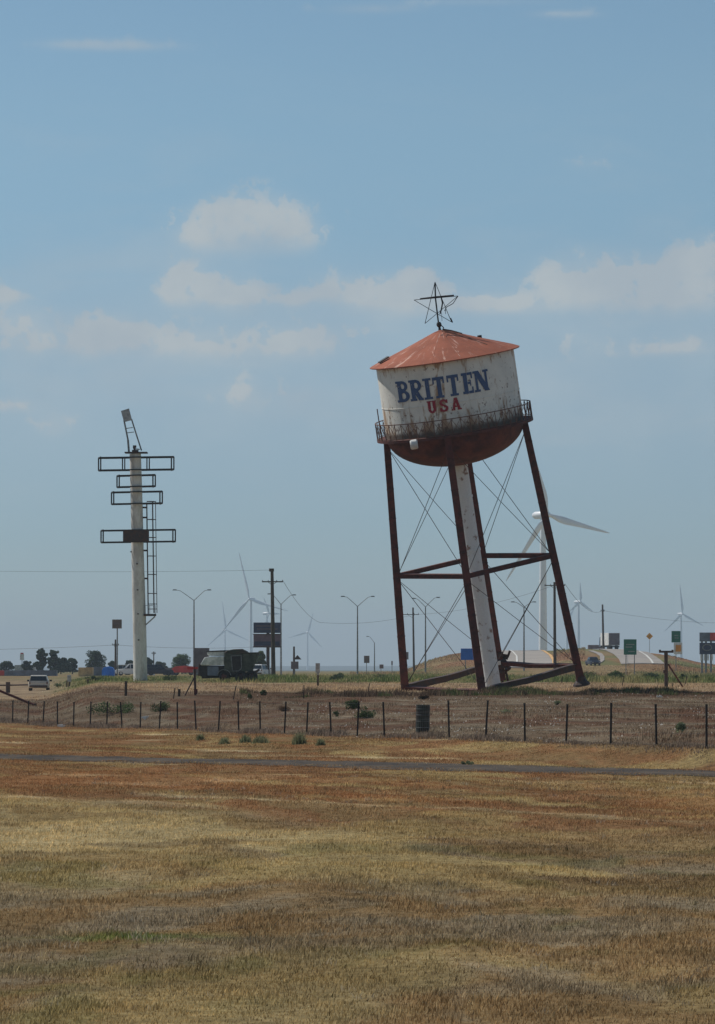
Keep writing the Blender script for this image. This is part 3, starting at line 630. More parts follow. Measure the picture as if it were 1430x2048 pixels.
# walkway + railing
Zw = Zrim+.06
walk = MB().lathe([(RT+.005, 0), (RWK, 0), (RWK, -.14), (RWK-.06, -.14), (RWK-.06, -.05), (RT+.005, -.05)], 64).build('walkway', M['rust'], tow, True, loc=(0, 0, Zw))
mb = MB(); NP = 54; rl = RWK-.03; hR = .86
def rp(k, z, r=rl): a = 2*math.pi*k/NP; return Vector((r*math.cos(a), r*math.sin(a), z))
for k in range(NP):
    mb.bar(rp(k, 0), rp(k, hR), .038); mb.bar(rp(k, hR), rp(k+1, hR), .045); mb.bar(rp(k, .06), rp(k+1, .06), .03)
    if random.random() < .9: mb.bar(rp(k, .08, rl+.01), rp(k+1, hR-.04, rl+.01), .018)
    if random.random() < .88: mb.bar(rp(k+1, .08, rl-.012), rp(k, hR-.04, rl-.012), .018)
mb.build('railing', M['railing'], walk)
mb = MB().tube([Vector((-RWK+.25, -1.3, .0)), Vector((-RWK+.25, -1.3, 1.75))], .03, 6); mb.build('ladder_stub', M['railing'], walk)
# white lamp drum hanging under the walkway
c = tl(828, 889, TY-6.0); mb = MB().lathe([(0, .2), (.2, .2), (.26, .14), (.26, -.14), (.2, -.2), (0, -.2)], 20); o = mb.build('floodlight', M['white'], walk, True, loc=c-Vector((0, 0, Zw))); o.rotation_euler = (0, R(90), 0)
# legs
PH = R(8.4)
CORN = {'right': Vector((math.cos(PH), -math.sin(PH), 0)), 'front': Vector((-math.sin(PH), -math.cos(PH), 0))}
CORN['left'] = -CORN['right']; CORN['rear'] = -CORN['front']
def HD(z): return 4.80-(4.80-3.80)*(z/13.6)
def cp(k, z): v = CORN[k]*HD(z); v.z = z; return v
ends = {'left': -.35, 'front': -.95, 'right': -1.0, 'rear': -.95}
legs = {}
for k, zb in ends.items():
    a, b = cp(k, zb), cp(k, Zrim-.05); mb = MB()
    mb.bar(a, b, .44, .42, .36)
    # rivetted edge angles
    for j in range(1, 26):
        q = a.lerp(b, j/26); 
        if j % 3 == 0: mb.box(q, (.47-.08*j/26, .47-.08*j/26, .05))
    legs[k] = mb.build('leg', M['rust'], tow, bevel=.015)
    if k == 'right':
        f = MB(); f.lathe([(.26, .45), (.30, .22), (.46, .03), (.48, -.06), (.0, -.06)], 8, a); f.build('foot_plate', M['darksteel'], legs[k])
    if k == 'rear':
        f = MB(); rg = random.Random(4)
        for j in range(16):
            q = a+Vector((rg.uniform(-.1, .62), rg.uniform(-.4, .2), rg.uniform(.35, 1.45))); f.box(q, (rg.uniform(.12, .42), rg.uniform(.1, .35), rg.uniform(.12, .4)), Matrix.Rotation(rg.uniform(-.9, .9), 3, 'Y'))
        f.bar(a+Vector((.05, -.1, .6)), a+Vector((.02, -.1, -.12)), .13); f.bar(a+Vector((.28, -.1, .6)), a+Vector((.33, -.1, -.12)), .13); f.box(a+Vector((.12, -.3, 1.5)), (.3, .25, .25))
        f.build('broken_footing', M['darksteel'], legs[k], bevel=.02)
        f = MB().box(a+Vector((-.05, -.42, 1.05)), (.22, .06, .22)); f.build('gusset_plate', M['white'], legs[k])
FACES = [('left', 'front'), ('front', 'right'), ('right', 'rear'), ('rear', 'left')]
for a, b in FACES:
    m = MB(); p, q = cp(a, Zmid), cp(b, Zmid); m.bar(p, q, .10, .22); m.bar(p+Vector((0, 0, .11)), q+Vector((0, 0, .11)), .24, .035); m.bar(p-Vector((0, 0, .11)), q-Vector((0, 0, .11)), .24, .035)
    tag(m.build('strut', M['rust'], tow))
for a, b in FACES:        # lowest ring, bent beams
    p, q = cp(a, .0), cp(b, .0); big = (a, b) in (('front', 'right'), ('rear', 'left'))
    h_ = .33 if big else .20; m = MB(); N = 7; rg = random.Random(hash(a) % 7+len(b)); prev = p
    for j in range(1, N+1):
        t = j/N; c = p.lerp(q, t)+Vector((0, 0, .035*math.sin(t*9)-.02)); 
        if j == N: c = q
        m.bar(prev, c, .14, h_*(1-.15*math.sin(t*5))); m.bar(prev+Vector((0, 0, h_/2)), c+Vector((0, 0, h_/2)), .34, .035); prev = c
    o = m.build('strut', M['darksteel'] if big else M['rust'], tow)
    o['label'] = 'bent lowest cross beam'
def rod(p, q, r=.017):
    mid = p.lerp(q, .5)-Vector((0, 0, .03)); MB().tube([p, mid, q], r, 6).build('tie_rod', M['darksteel'], tow)
for a, b in FACES:
    for z0, z1 in ((Zmid+.1, Zrim-.4), (.15, Zmid-.15)):
        rod(cp(a, z0)*.985, cp(b, z1)*.985); rod(cp(b, z0)*.985+Vector((0, 0, .05)), cp(a, z1)*.985)
# riser pipe (rests on the ground)
top = Vector((0.0, 0, Zrim-1.9)); bot = tl(984, 1383, TY); 
bot = Vector((top.x+.05, 0, -.95))
mb = MB().tube([bot, bot.lerp(top, .33), bot.lerp(top, .66), top], [.44, .42, .40, .40], 28)
for t in (.2, .42, .63, .86): q = bot.lerp(top, t); mb.tube([q-Vector((0, 0, .06)), q+Vector((0, 0, .06))], .435, 28)
riser = mb.build('riser_pipe', M['riser'], tow, True)
mb = MB().bar(bot+Vector((-.35, -.45, .75)), bot+Vector((.05, -.5, 1.35)), .12, .04); mb.build('loose_flange', M['white'], riser)
# finial and star
fz = lambda px, py: tl(px, py, TY-2.55)
star = MB(); V5 = [fz(870, 564), fz(903, 644), fz(828, 600), fz(916, 592), fz(850, 647)]
for i in range(5): star.tube([V5[i], V5[(i+1) % 5]], .017, 6)
star.tube([fz(878, 655), fz(871, 597), fz(870, 566)], .042, 6); star.tube([fz(840, 598), fz(872, 594), fz(908, 591)], .048, 6)
star.tube([fz(882, 593), fz(885, 606), fz(883, 618), fz(880, 628)], .04, 6); star.tube([fz(916, 592), fz(906, 607), fz(893, 614), fz(889, 622)], .022, 5)
star.tube([fz(891, 612), fz(891, 628)], .015, 5); star.tube([fz(883, 625), fz(884, 642)], .012, 5); star.tube([fz(901, 636), fz(905, 645)], .035, 5)
star.build('star_ornament', M['black'], tow)
mb = MB(); c = fz(878, 649); mb.lathe([(0, .15), (.1, .12), (.145, 0), (.1, -.12), (.06, -.15), (.08, -.3), (.17, -.36), (0, -.36)], 14, c); mb.tube([c+Vector((.1, 0, -.05)), c+Vector((.22, 0, -.2)), c+Vector((.16, 0, -.35))], .03, 5)
mb.build('finial_ball', M['black'], tow, True)

# ------------------------------------------------------------------ tall sign pole with empty frames
q = Spot('sign_pylon', 'tall thick cream pole with four empty dark sign frames and a caged ladder', 'sign pole', 281, 300)
L = q.L
pole = MB().tube([Vector((0, 0, -.2)), L(279, 1250), L(275, 1100), L(273.5, 1012), L(270.5, 908)], [.57, .55, .51, .49, .47], 24).build('pole', M['polepaint'], q.o, True)
for x_, y_ in ((263, 1104), (275, 1128), (276, 1180), (277, 1228), (278, 1280)): p = L(x_, y_, -.55); MB().box(p, (.13, .14, .1)).build('step_bolt', M['darksteel'], pole)
def frame(x0, x1, yt, yb, xs=(), panel=None):
    m = MB(); t = .105
    for (off, dy) in ((0, -.62), (-6.5, .62)):
        A = lambda x, y: L(x+off, y, dy)
        tl_, tr, bl, br = A(x0, yt+1), A(x1, yt-1), A(x0, yb+1), A(x1, yb-1)
        m.bar(tl_, tr, t); m.bar(bl, br, t); m.bar(tl_, bl, t); m.bar(tr, br, t)
        for x_ in xs: m.bar(A(x_, yt), A(x_, yb), t*.9)
    for x_ in (x0, x1):
        for y_ in (yt, yb): m.bar(L(x_, y_, -.62), L(x_-6.5, y_, .62), t*.8)
    o = m.build('sign_frame', M['black'], q.o)
    if panel:
        MB().box(L((panel[0]+panel[1])/2, (yt+yb)/2, -.66), ((panel[1]-panel[0])*q.s, .06, (yb-yt)*q.s)).build('sign_panel', M['darksteel'], o); 
        MB().box(L((panel[0]+panel[1])/2-5, (yt+yb)/2, .66), ((panel[1]-panel[0])*q.s, .06, (yb-yt)*q.s)).build('sign_panel', M['darksteel'], o)
frame(202.5, 348.5, 915, 940, (250.5, 299.5)); frame(239.5, 311.5, 951, 973.5); frame(228.5, 325.5, 984, 1007.5); frame(207.5, 351.5, 1060.5, 1084, (), (250, 299))
# ladder
m = MB()
for dy in (-.22, .22): m.bar(L(293.5, 1005, dy), L(296.5, 1229, dy), .075)
for y_ in range(1010, 1229, 9): m.bar(L(293.5+(y_-1005)*.013, y_, -.22), L(293.5+(y_-1005)*.013, y_, .22), .045)
for y_ in (1015, 1035, 1066, 1101, 1157): m.bar(L(283, y_, 0), L(294.5, y_, 0), .12, .14)
lad = m.build('ladder', M['darksteel'], q.o)
m = MB()
for y_ in (1003, 1039, 1075, 1112, 1149, 1187, 1208, 1218):
    x_ = 294+(y_-1005)*.013; pts = [L(x_, y_, -.3)]+[L(x_+8+9*math.sin(R(a)), y_, -.42*math.cos(R(a))) for a in range(0, 181, 30)]+[L(x_, y_, .3)]
    for a_, b_ in zip(pts, pts[1:]): m.bar(a_, b_, .09, .05)
for a in (20, 90, 160): m.bar(L(294+8+9*math.sin(R(a)), 1003, -.42*math.cos(R(a))), L(297+8+9*math.sin(R(a)), 1226, -.42*math.cos(R(a))), .055)
m.build('ladder_cage', M['darksteel'], lad)
m = MB(); m.box(L(300, 1230), (24*q.s, .95, .17)); m.build('ladder_platform', M['darksteel'], q.o)
m = MB(); 
for dy in (-.3, .3): m.bar(L(310, 1233, dy), L(290, 1251, dy*.5), .08)
for x_ in (290, 300, 311):
    m.bar(L(x_, 1230, -.4), L(x_, 1211, -.4), .045)
m.bar(L(290, 1211, -.4), L(311, 1211, -.4), .045)
m.build('platform_brace', M['galv'], q.o)
# bent bracket on top
m = MB(); m.box(L(272.5, 905.5), (45*q.s, 1.3, .09)); m.tube([L(270.5, 908), L(270.5, 900)], .28, 12); m.tube([L(270, 900, -.2), L(268, 894, -.2)], .1, 8); m.box(L(269.5, 893.5, -.2), (.28, .2, .2)); m.bar(L(270, 898, -.2), L(280, 899, -.2), .08)
m.build('top_plate', M['darksteel'], q.o)
m = MB()
for a_, b_, c_ in (((258, 905), (256, 880), (248, 840)), ((283, 901), (274, 873), (263, 838))):
    m.bar(L(*a_), L(*b_), .16, .11); m.bar(L(*b_), L(*c_), .13, .11)
m.bar(L(253, 866), L(268, 864), .06); m.bar(L(251, 857), L(266, 855), .06)
m.build('bent_mast', M['greysteel'], q.o)
MB().add([L(242, 822, -.1), L(258, 817, -.1), L(264, 840, -.1), L(248, 844, -.1), L(242, 822, .15), L(258, 817, .15), L(264, 840, .15), L(248, 844, .15)],
         [(0,3,2,1),(4,5,6,7),(0,1,5,4),(1,2,6,5),(2,3,7,6),(3,0,4,7)]).build('top_panel', M['galv'], q.o)

# ------------------------------------------------------------------ wire fence in front
fx = [-4, 25, 55, 85, 115, 147, 180, 213, 245, 280, 318, 355, 393, 436, 478, 521, 568, 612.5, 663, 713.5, 769.5, 833, 899, 970, 1050, 1131.5, 1221, 1313.5, 1413, 1520]
fp = []
for x_ in fx:
    Yp = 1/(.01+3.44e-6*(x_-1314)); Xp = (x_-CX)*Yp/F; fp.append(Vector((Xp, Yp, T0(Xp, Yp))))
fen = thing('wire_fence', 'long wire fence on thin dark steel posts crossing the field in front of the tower', 'fence', fp[0])
rg = random.Random(3); tops = []
for i, p in enumerate(fp):
    if i == 21: tops.append(p+Vector((0, 0, 1.1))); continue      # the drum stands here
    hp = (1.13 if fx[i] < 900 else 1.10)+rg.uniform(-.05, .04); lx_ = rg.uniform(-.09, .09)
    top_ = ZC-(1402.5+rg.uniform(-2, 2)-HY)*p.y/F if fx[i] < 1000 else ZC-(1407+rg.uniform(-1.5, 1.5)-HY)*p.y/F
    hh = max(.7, min(1.35, top_-p.z)); m = MB(); b_ = p-fp[0]
    e = b_+Vector((lx_, 0, hh)); m.bar(b_-Vector((0, 0, .3)), e, .058, .045); m.bar(b_-Vector((0, .02, .3)), e-Vector((0, .03, 0)), .02, .06)
    m.box(b_+Vector((lx_, 0, hh-.02)), (.065, .06, .04))
    tag(m.build('fence_post', M['black'], fen)); tops.append(p+Vector((lx_, 0, hh)))
m = MB()
for a, b in zip(range(len(fp)-1), range(1, len(fp))):
    for t in (.32, .55, .76, .95): 
        A, B = fp[a].lerp(tops[a], t)-fp[0], fp[b].lerp(tops[b], t)-fp[0]; m.tube([A, A.lerp(B, .5)-Vector((0, 0, .015)), B], .0035, 4, False)
m.build('fence_wire', M['wire'], fen)
# second, older fence behind (thin leaning stakes)
for (x_, yb, yt, xt, lab) in ((346, 1398, 1376, 350, 'thin leaning stake left of the T-shaped red-armed post'), (465, 1399, 1372, 472, 'thin leaning stake on the bank below the old truck'), (607, 1397, 1370, 608, 'thin upright stake on the bank beyond the fence'),
        (735, 1385, 1367, 739, 'thin stake leaning right beside the left tower leg'), (1243, 1373, 1352, 1248, 'thin stake leaning right beyond the tower foot'), (1343, 1375, 1366, 1346, 'stub stake beside the T-shaped braced post'), (1367, 1372, 1354, 1374, 'thin stake at the end of the diagonal brace'),
        (1122, 1366, 1352, 1125, 'thin stake left of the raised tower foot')):
    g = ground_at(x_, yb); q = Spot('fence_stake', lab, 'stake', x_, g.y, 'old stakes on the bank'); m = MB().bar((0, 0, -.2), q.L(xt, yt), .05); m.build('stake', M['wood'], q.o); 
for (x_, yb, yt, lab) in ((251.5, 1392, 1362, 'dark short post below the cream pole'), (358, 1393, 1378, 'stubby dark post left of the red-armed post'), (635.5, 1373, 1350, 'short dark post with a pale weathered top right of the truck'),
                        (175.5, 1367, 1359, 'tiny dark post in front of the blue tarp'), (133.5, 1374, 1361, 'dark short post beside the pale-topped marker post'), (1341, 1371, 1345, 'x')):
    if lab == 'x': continue
    g = ground_at(x_, yb); q = Spot('short_post', lab, 'post', x_, g.y, 'short posts beyond the fence'); MB().bar((0, 0, -.2), q.L(x_+.5, yt), .13, .12).build('post', M['wood'], q.o)
    if x_ == 635.5: 
        MB().box(q.L(635.5, 1336, 0), (.28, .2, .62)).build('pale_cap', M['galv'], q.o); MB().bar(q.L(636, 1350), q.L(635.5, 1340), .12).build('neck', M['galv'], q.o)
g = ground_at(138, 1373); q = Spot('marker_post', 'pale-topped marker post right of the silver SUV', 'post', 138, g.y)
MB().bar((0, 0, -.1), q.L(139, 1362), .16).build('post', M['wood'], q.o); MB().box(q.L(138.5, 1357), (.36, .25, .62)).build('pale_top', M['galv'], q.o, bevel=.04)
# dark drum in the fence line
g = ground_at(845, 1467); q = Spot('steel_drum', 'dark green upright drum standing on the fence line under the tower', 'drum', 845, g.y)
rd = 13*q.s; hd = 57*q.s
m = MB(); pr = [(0, 0), (rd, 0)]
for k in range(1, 20):
    z = hd*k/20; pr.append((rd*(1.0 if k % 6 else 1.035), z))
pr += [(rd*1.02, hd-.02), (rd*1.02, hd), (rd*.95, hd), (rd*.94, hd-.03), (0, hd-.03)]
dr = m.lathe(pr, 28).build('barrel', M['drum'], q.o, True); q.o.rotation_euler = (0, R(1.2), 0)
m = MB()
for z in (.2, .42, .64, .85): m.lathe([(rd+.012, hd*z-.006), (rd+.03, hd*z), (rd+.012, hd*z+.006)], 28)
for k in range(20): a = 2*math.pi*k/20; m.bar((rd*1.05*math.cos(a), rd*1.05*math.sin(a), 0), (rd*1.05*math.cos(a), rd*1.05*math.sin(a), hd), .008)
m.build('wire_mesh', M['greysteel'], q.o)
# pipe gate at left
g = Spot('pipe_gate', 'rusty pipe brace sloping down at the left edge behind the fence', 'gate', 71, 215)
m = MB(); m.tube([g.L(-14, 1376), g.L(71, 1411)], .075, 8); m.build('pipe', M['rust'], g.o, True); MB().tube([Vector((0, 0, -.1)), g.L(71, 1407)], .09, 8).build('end_post', M['darksteel'], g.o); MB().tube([g.L(-14, 1420), g.L(-14, 1376)], .09, 8).build('end_post', M['darksteel'], g.o)
g = Spot('pipe_fence', 'short dark pipe rail with one post left of the silver SUV', 'fence', 16, 330)
MB().tube([Vector((0, 0, -.1)), g.L(16, 1364)], .2, 8).build('post', M['darksteel'], g.o); m = MB(); m.tube([g.L(16, 1370.5), g.L(56, 1369.5)], .07, 6); m.tube([g.L(-20, 1370.5), g.L(16, 1370.5)], .07, 6); m.build('rail', M['darksteel'], g.o)

# T-shaped posts
g0 = ground_at(1332, 1376); q = Spot('tee_post', 'dark T-shaped post with a short crossbar and diagonal brace at right', 'post', 1332.5, g0.y, 'T-shaped posts with braces')
MB().tube([(0, 0, -.2), q.L(1332, 1304)], .12, 10).build('post', M['darksteel'], q.o, True); m = MB(); m.bar(q.L(1318, 1303.5), q.L(1347, 1303.5), .13); m.bar(q.L(1320, 1304), q.L(1320, 1299.5), .12); m.bar(q.L(1345, 1304), q.L(1345, 1299.5), .12); m.build('crossbar', M['darksteel'], q.o)
MB().tube([q.L(1336, 1328), q.L(1366, 1374.5)], .05, 6).build('brace', M['rust'], q.o); MB().box(q.L(1330.5, 1343), (.25, .2, .18)).build('clamp', M['darksteel'], q.o)
g0 = ground_at(391, 1391); q = Spot('tee_post', 'thin rusty post with a short red arm and leaning brace in front of the truck', 'post', 391, g0.y, 'T-shaped posts with braces')
MB().tube([(0, 0, -.2), q.L(389, 1333)], .06, 8).build('post', M['darksteel'], q.o, True); m = MB(); m.bar(q.L(376, 1337), q.L(396, 1336), .11); m.box(q.L(377, 1335.5), (.13, .12, .16)); m.build('crossbar', M['redpaint'], q.o)
MB().tube([q.L(388, 1356), q.L(370, 1391)], .035, 6).build('brace', M['darksteel'], q.o); MB().box(q.L(391.5, 1383), (.18, .16, .26)).build('clamp', M['rust'], q.o)
# litter
for (x_, y_, lab) in ((1318, 1396, 'crumpled white scrap on the dark bank near the T-shaped post'), (122, 1455, 'small white scrap at the fence foot on the left'), (290, 1440, 'pale scrap between fence posts left of centre')):
    g0 = ground_at(x_, y_); m = MB(); rg = random.Random(x_)
    for j in range(5): m.box(g0*0+Vector((rg.uniform(-.12, .12), rg.uniform(-.1, .1), rg.uniform(.02, .14))), (rg.uniform(.1, .2), .08, rg.uniform(.04, .1)), Matrix.Rotation(rg.uniform(-1, 1), 3, 'Y'))
    tag(m.build('litter', M['stone'], loc=g0), lab, 'litter', 'white scraps lying in the field')

# ------------------------------------------------------------------ utility poles and wires
def utility(label, px, Y, top, arm=None, lean=0, r=.15, extra=False, base=None):
    q = Spot('utility_pole', label, 'utility pole', px, Y, 'wooden utility poles'); t_ = q.L(px+lean, top)
    MB().tube([(0, 0, -.3), t_*.5, t_], [r*1.25, r*1.05, r*.85], 10).build('pole', M['wood'], q.o, True)
    if arm:
        y_, x0, x1 = arm; m = MB().bar(q.L(x0, y_, -.15), q.L(x1, y_, -.15), .14, .13)
        m.bar(q.L(x0+(x1-x0)*.28, y_, -.15), q.L(px+lean, y_+7, -.12), .05); m.bar(q.L(x0+(x1-x0)*.72, y_, -.15), q.L(px+lean, y_+7, -.12), .05); m.build('crossarm', M['wood'], q.o)
        for x_ in (x0+1, x0+(x1-x0)*.3, x1-(x1-x0)*.3, x1-1): MB().tube([q.L(x_, y_, -.15), q.L(x_, y_-3.2, -.15)], [.06, .045], 6).build('insulator', M['greysteel'], q.o)
    return q
u1 = utility('tall dark utility pole with crossarm in front of the stacked billboard', 547, 400, 1137, (1163.5, 524, 566), -3, .2)
m = MB().tube([u1.L(543, 1137, 0), u1.L(543, 1143, 0)], .28, 8).build('pole_cap', M['wood'], u1.o)
u2 = utility('dark utility pole with crossarm just left of the right tower leg', 1110, 520, 1164, (1171, 1089, 1130), -1, .2)
u3 = utility('plain utility pole on the highway hill left of the lorry', 1207, 880, 1209, (1222, 1201, 1210), -2, .24)
u4 = utility('thin utility pole seen between the left tower leg and the front one', 828, 700, 1215, (1229, 805, 838), -2, .18)
u5 = utility('small pole just left of the square sign mast', 231, 600, 1279, (1290, 224, 238), 0, .16)
u6 = utility('faint little pole right of the cream pole above the low tree', 307.5, 900, 1303, (1307, 303, 312), 0, .14)
u7 = utility('short dark pole behind the small roadside signs right of the billboard', 588, 520, 1293, None, 0, .15)
def wire(pts, r, label):
    pts = [Vector(p) for p in pts]; m = MB(); o0 = pts[0]; path = []
    for a, b in zip(pts, pts[1:]):
        for k in range(12): t = k/12; path.append(a.lerp(b, t)-o0-Vector((0, 0, (b-a).length*.005*4*t*(1-t))))
    path.append(pts[-1]-o0); m.tube(path, r, 5, False); tag(m.build('power_line', M['wire'], loc=o0), label, 'cable', 'overhead power lines')
wire([P(-160, 1140, 400), P(543, 1140, 400)], .012, 'overhead wire running left from the tall dark utility pole')
wire([P(565, 1160, 400), P(640, 1245, 560), P(828, 1229, 700), P(1108, 1171, 520)], .02, 'overhead wire sagging from the tall pole to the tower')
wire([P(1130, 1168, 520), P(1205, 1221, 880), P(1500, 1245, 1100)], .03, 'overhead wire crossing the lorry hill toward the right edge')
wire([P(-120, 1300, 620), P(231, 1290, 600), P(560, 1291, 700)], .022, 'low overhead wire running past the square sign mast')

# ------------------------------------------------------------------ street lamps
def lamp(label, px, Y, ptop, arms, lean=0):
    q = Spot('street_lamp', label, 'street lamp', px, Y, 'tall grey street lamps'); t_ = q.L(px, ptop)
    MB().tube([(0, 0, -.2), t_*.5, t_], [.17, .13, .09], 10).build('pole', M['greysteel'], q.o, True)
    for (xe, ye) in arms:
        d = xe-px; pts = [q.L(px, ptop+1), q.L(px+d*.22, ptop+(ye-ptop)*.24), q.L(px+d*.5, ptop+(ye-ptop)*.6), q.L(px+d*.76, ptop+(ye-ptop)*.92), q.L(xe, ye)]
        a = MB().tube(pts, [.06, .055, .05, .045, .04], 6).build('arm', M['greysteel'], q.o, True)
        sg = 1 if d > 0 else -1; c = q.L(xe, ye); MB().box(c+Vector((sg*.2, 0, .02)), (.75, .32, .18), taper=.7).build('lamp_head', M['greysteel'], a)
lamp('double-armed street lamp directly above the old truck hood', 388, 600, 1200, ((352, 1180), (416, 1180)))
lamp('double-armed street lamp standing alone between utility pole and tower', 715, 620, 1212, ((688, 1193), (743, 1193)))
lamp('double-armed street lamp rising just right of the tall utility pole', 562, 640, 1208, ((541, 1188), (586, 1190)))
lamp('double-armed street lamp seen between the tower legs on the left', 851, 640, 1213, ((830, 1197), (874, 1195)))
lamp('double-armed street lamp in front of the hill right of the riser pipe', 1048, 640, 1214, ((1028, 1204), (1066, 1204)))
lamp('short single-armed street lamp right of the lone double-armed lamp', 749, 900, 1285, ((737, 1273),))

# ------------------------------------------------------------------ wind turbines
def turbine(label, px, hub, Lb, th, yaw, Y=None, hh=80.0):
    Y = hh*F/(HY-hub) if Y is None else Y; s = Y/F
    q = Spot('wind_turbine', label, 'wind turbine', px, Y, 'wind turbines on the horizon'); hz = q.L(px, hub).z; rB = Lb*s
    MB().tube([(0, 0, -1), (0, 0, hz*.5), (0, 0, hz-1.2)], [2.35, 1.9, 1.35], 20).build('tower', M['turbine'], q.o, True)
    RZ = Matrix.Rotation(yaw, 3, 'Z'); m = MB(); pr = [RZ @ Vector((0, y, hz)) for y in (-2.6, -1.5, 0, 5.5, 7.0)]; m.tube(pr, [1.3, 1.8, 2.0, 1.9, 1.2], 12)
    nac = m.build('nacelle', M['turbine'], q.o, True); hc = RZ @ Vector((0, -3.6, 0))+Vector((0, 0, hz))
    m = MB(); m.tube([hc+RZ @ Vector((0, y, 0)) for y in (-1.6, -1.1, -.3, 1.0)], [.3, 1.1, 1.6, 1.6], 14); m.build('hub', M['turbine'], nac, True)
    for k in range(3):
        a = R(th+120*k); d = RZ @ Vector((math.cos(a), 0, math.sin(a))); e = RZ @ Vector((-math.sin(a), 0, math.cos(a))); f = RZ @ Vector((0, 1, 0)); vs = []; n = 10; st = [(0, .9, .9, 0), (.05, .95, .85, 0), (.16, 1.9, .45, -.5), (.25, 2.0, .34, -.55), (.5, 1.35, .2, -.35), (.75, .85, .12, -.2), (.93, .5, .06, -.1), (1, .12, .03, 0)]
        for (t, c, w_, off) in st:
            for j in range(n): b = 2*math.pi*j/n; tw = R(16*(1-t)); u_ = c*math.cos(b)+off; v_ = w_*math.sin(b); vs.append(hc+d*(1+rB*t)+e*(u_*math.cos(tw)-v_*math.sin(tw))+f*(u_*math.sin(tw)+v_*math.cos(tw)))
        MB().add(vs, [(i*n+j, i*n+(j+1) % n, (i+1)*n+(j+1) % n, (i+1)*n+j) for i in range(len(st)-1) for j in range(n)]+[tuple(range(n))[::-1], tuple(range((len(st)-1)*n, len(st)*n))]).build('blade', M['turbine'], q.o, True)
    return q
turbine('largest white wind turbine, seen through the right-hand legs of the tower', 1086, 1030, 173, -10.5, R(41))
turbine('white wind turbine behind the stacked billboard, largest on the left', 502, 1198, 96, 105, R(-32), hh=85)
turbine('small turbine peeping over the billboard top beside the pole', 534, 1227, 36, 120, R(55))
turbine('faint thin turbine left of the largest left-hand one', 450, 1260, 56, 98, R(30))
turbine('faint wind turbine with wide rotor right of the tall utility pole', 615, 1265, 42, 75, R(20))
turbine('white turbine just right of the tower leg above the hill', 1157, 1204, 38, 92, R(42), hh=84)
turbine('faint thin turbine above the pair of signs at far right', 1362, 1228, 58, 97, R(35))
turbine('half-hidden faint turbine tower close behind the right tower leg', 1134, 1235, 34, 40, R(60))

# ------------------------------------------------------------------ road signs and billboards
def board(name, label, cat, px, Y, x0, x1, yt, yb, mat, posts, group=None, thick=.08, pm='greysteel', legend=None, legmat='white', pw=.12, border=None):
    q = Spot(name, label, cat, px, Y, group)
    b = MB().box(q.L((x0+x1)/2, (yt+yb)/2), ((x1-x0)*q.s, thick, (yb-yt)*q.s)).build('panel', M[mat], q.o, bevel=.02)
    for x_ in posts: MB().bar(Vector((q.L(x_, 1340).x, .1, -.3)), q.L(x_, yb-1, .1), pw).build('post', M[pm], q.o)
    if border:
        m = MB(); t = .06
        for (xa, ya, xb, yb_) in ((x0+.7, yt+.7, x1-.7, yt+.7), (x0+.7, yb-.7, x1-.7, yb-.7), (x0+.7, yt+.7, x0+.7, yb-.7), (x1-.7, yt+.7, x1-.7, yb-.7)): m.bar(q.L(xa, ya, -thick/2-.02), q.L(xb, yb_, -thick/2-.02), t)
        m.build('border', M[legmat], b)
    if legend:
        for (xa, xb, y_, h_) in legend:
            x_ = xa; m = MB()
            rg = random.Random(int(y_*7))
            while x_ < xb: 
                ww = rg.uniform(.6, 1.5); m.box(q.L(min(x_+ww/2, xb), y_, -thick/2-.01), (ww*q.s*.8, .02, h_*q.s)); x_ += ww*1.25
            m.build('lettering_line', M[legmat], b)
    return q
board('road_sign', 'large green road sign on two legs at the foot of the highway hill', 'road sign', 1260, 560, 1247.5, 1273, 1278.5, 1309.5, 'green_sign', (1252, 1269), legend=[(1252, 1268, 1289, 2.2), (1251, 1264, 1294, 2.2), (1256, 1269, 1303, 2)], legmat='galv')
q = board('road_sign', 'green road sign mounted above the white and orange plate at right', 'road sign', 1352, 620, 1343, 1361, 1262, 1285, 'green_sign', (1352,), legend=[(1348, 1356, 1271, 2), (1349, 1356, 1276, 2)], legmat='galv')
m = MB().box(q.L(1356, 1297), (17*q.s, .08, 23*q.s)).build('lower_panel', M['white'], q.o); tag(m, 'white plate with orange square')
MB().box(q.L(1356.5, 1296.5, -.06), (10.5*q.s, .04, 13.5*q.s)).build('orange_square', M['orange'], m)
board('information_sign', 'plain blue sign standing left of the front tower leg', 'road sign', 935, 520, 921.5, 950, 1297, 1320, 'blue_sign', (931,), legend=None)
q = Spot('warning_sign', 'amber diamond warning sign on a thin post atop the hill', 'road sign', 1299, 850)
m = MB(); c = q.L(1299, 1272.5); r_ = 7.6*q.s
m.box(c, (r_*1.3, .05, r_*1.3), Matrix.Rotation(R(45), 3, 'Y')); pn = m.build('panel', M['yellow_sign'], q.o); MB().bar((0, 0, -.2), q.L(1299, 1280), .09).build('post', M['greysteel'], q.o)
m = MB().tube([c+Vector((-.15, -.05, -.35)), c+Vector((-.1, -.05, 0)), c+Vector((.15, -.05, .05)), c+Vector((.15, -.05, .35))], .05, 5).build('curve_arrow', M['black'], pn)
q = board('billboard', 'two stacked dark billboards on one post behind the tall utility pole', 'billboard', 535, 520, 507, 561, 1245, 1266, 'billb_navy', (536,), thick=.5, pw=.45, pm='darksteel', legend=[(512, 545, 1252, 3), (514, 555, 1258, 3)], legmat='greybox')
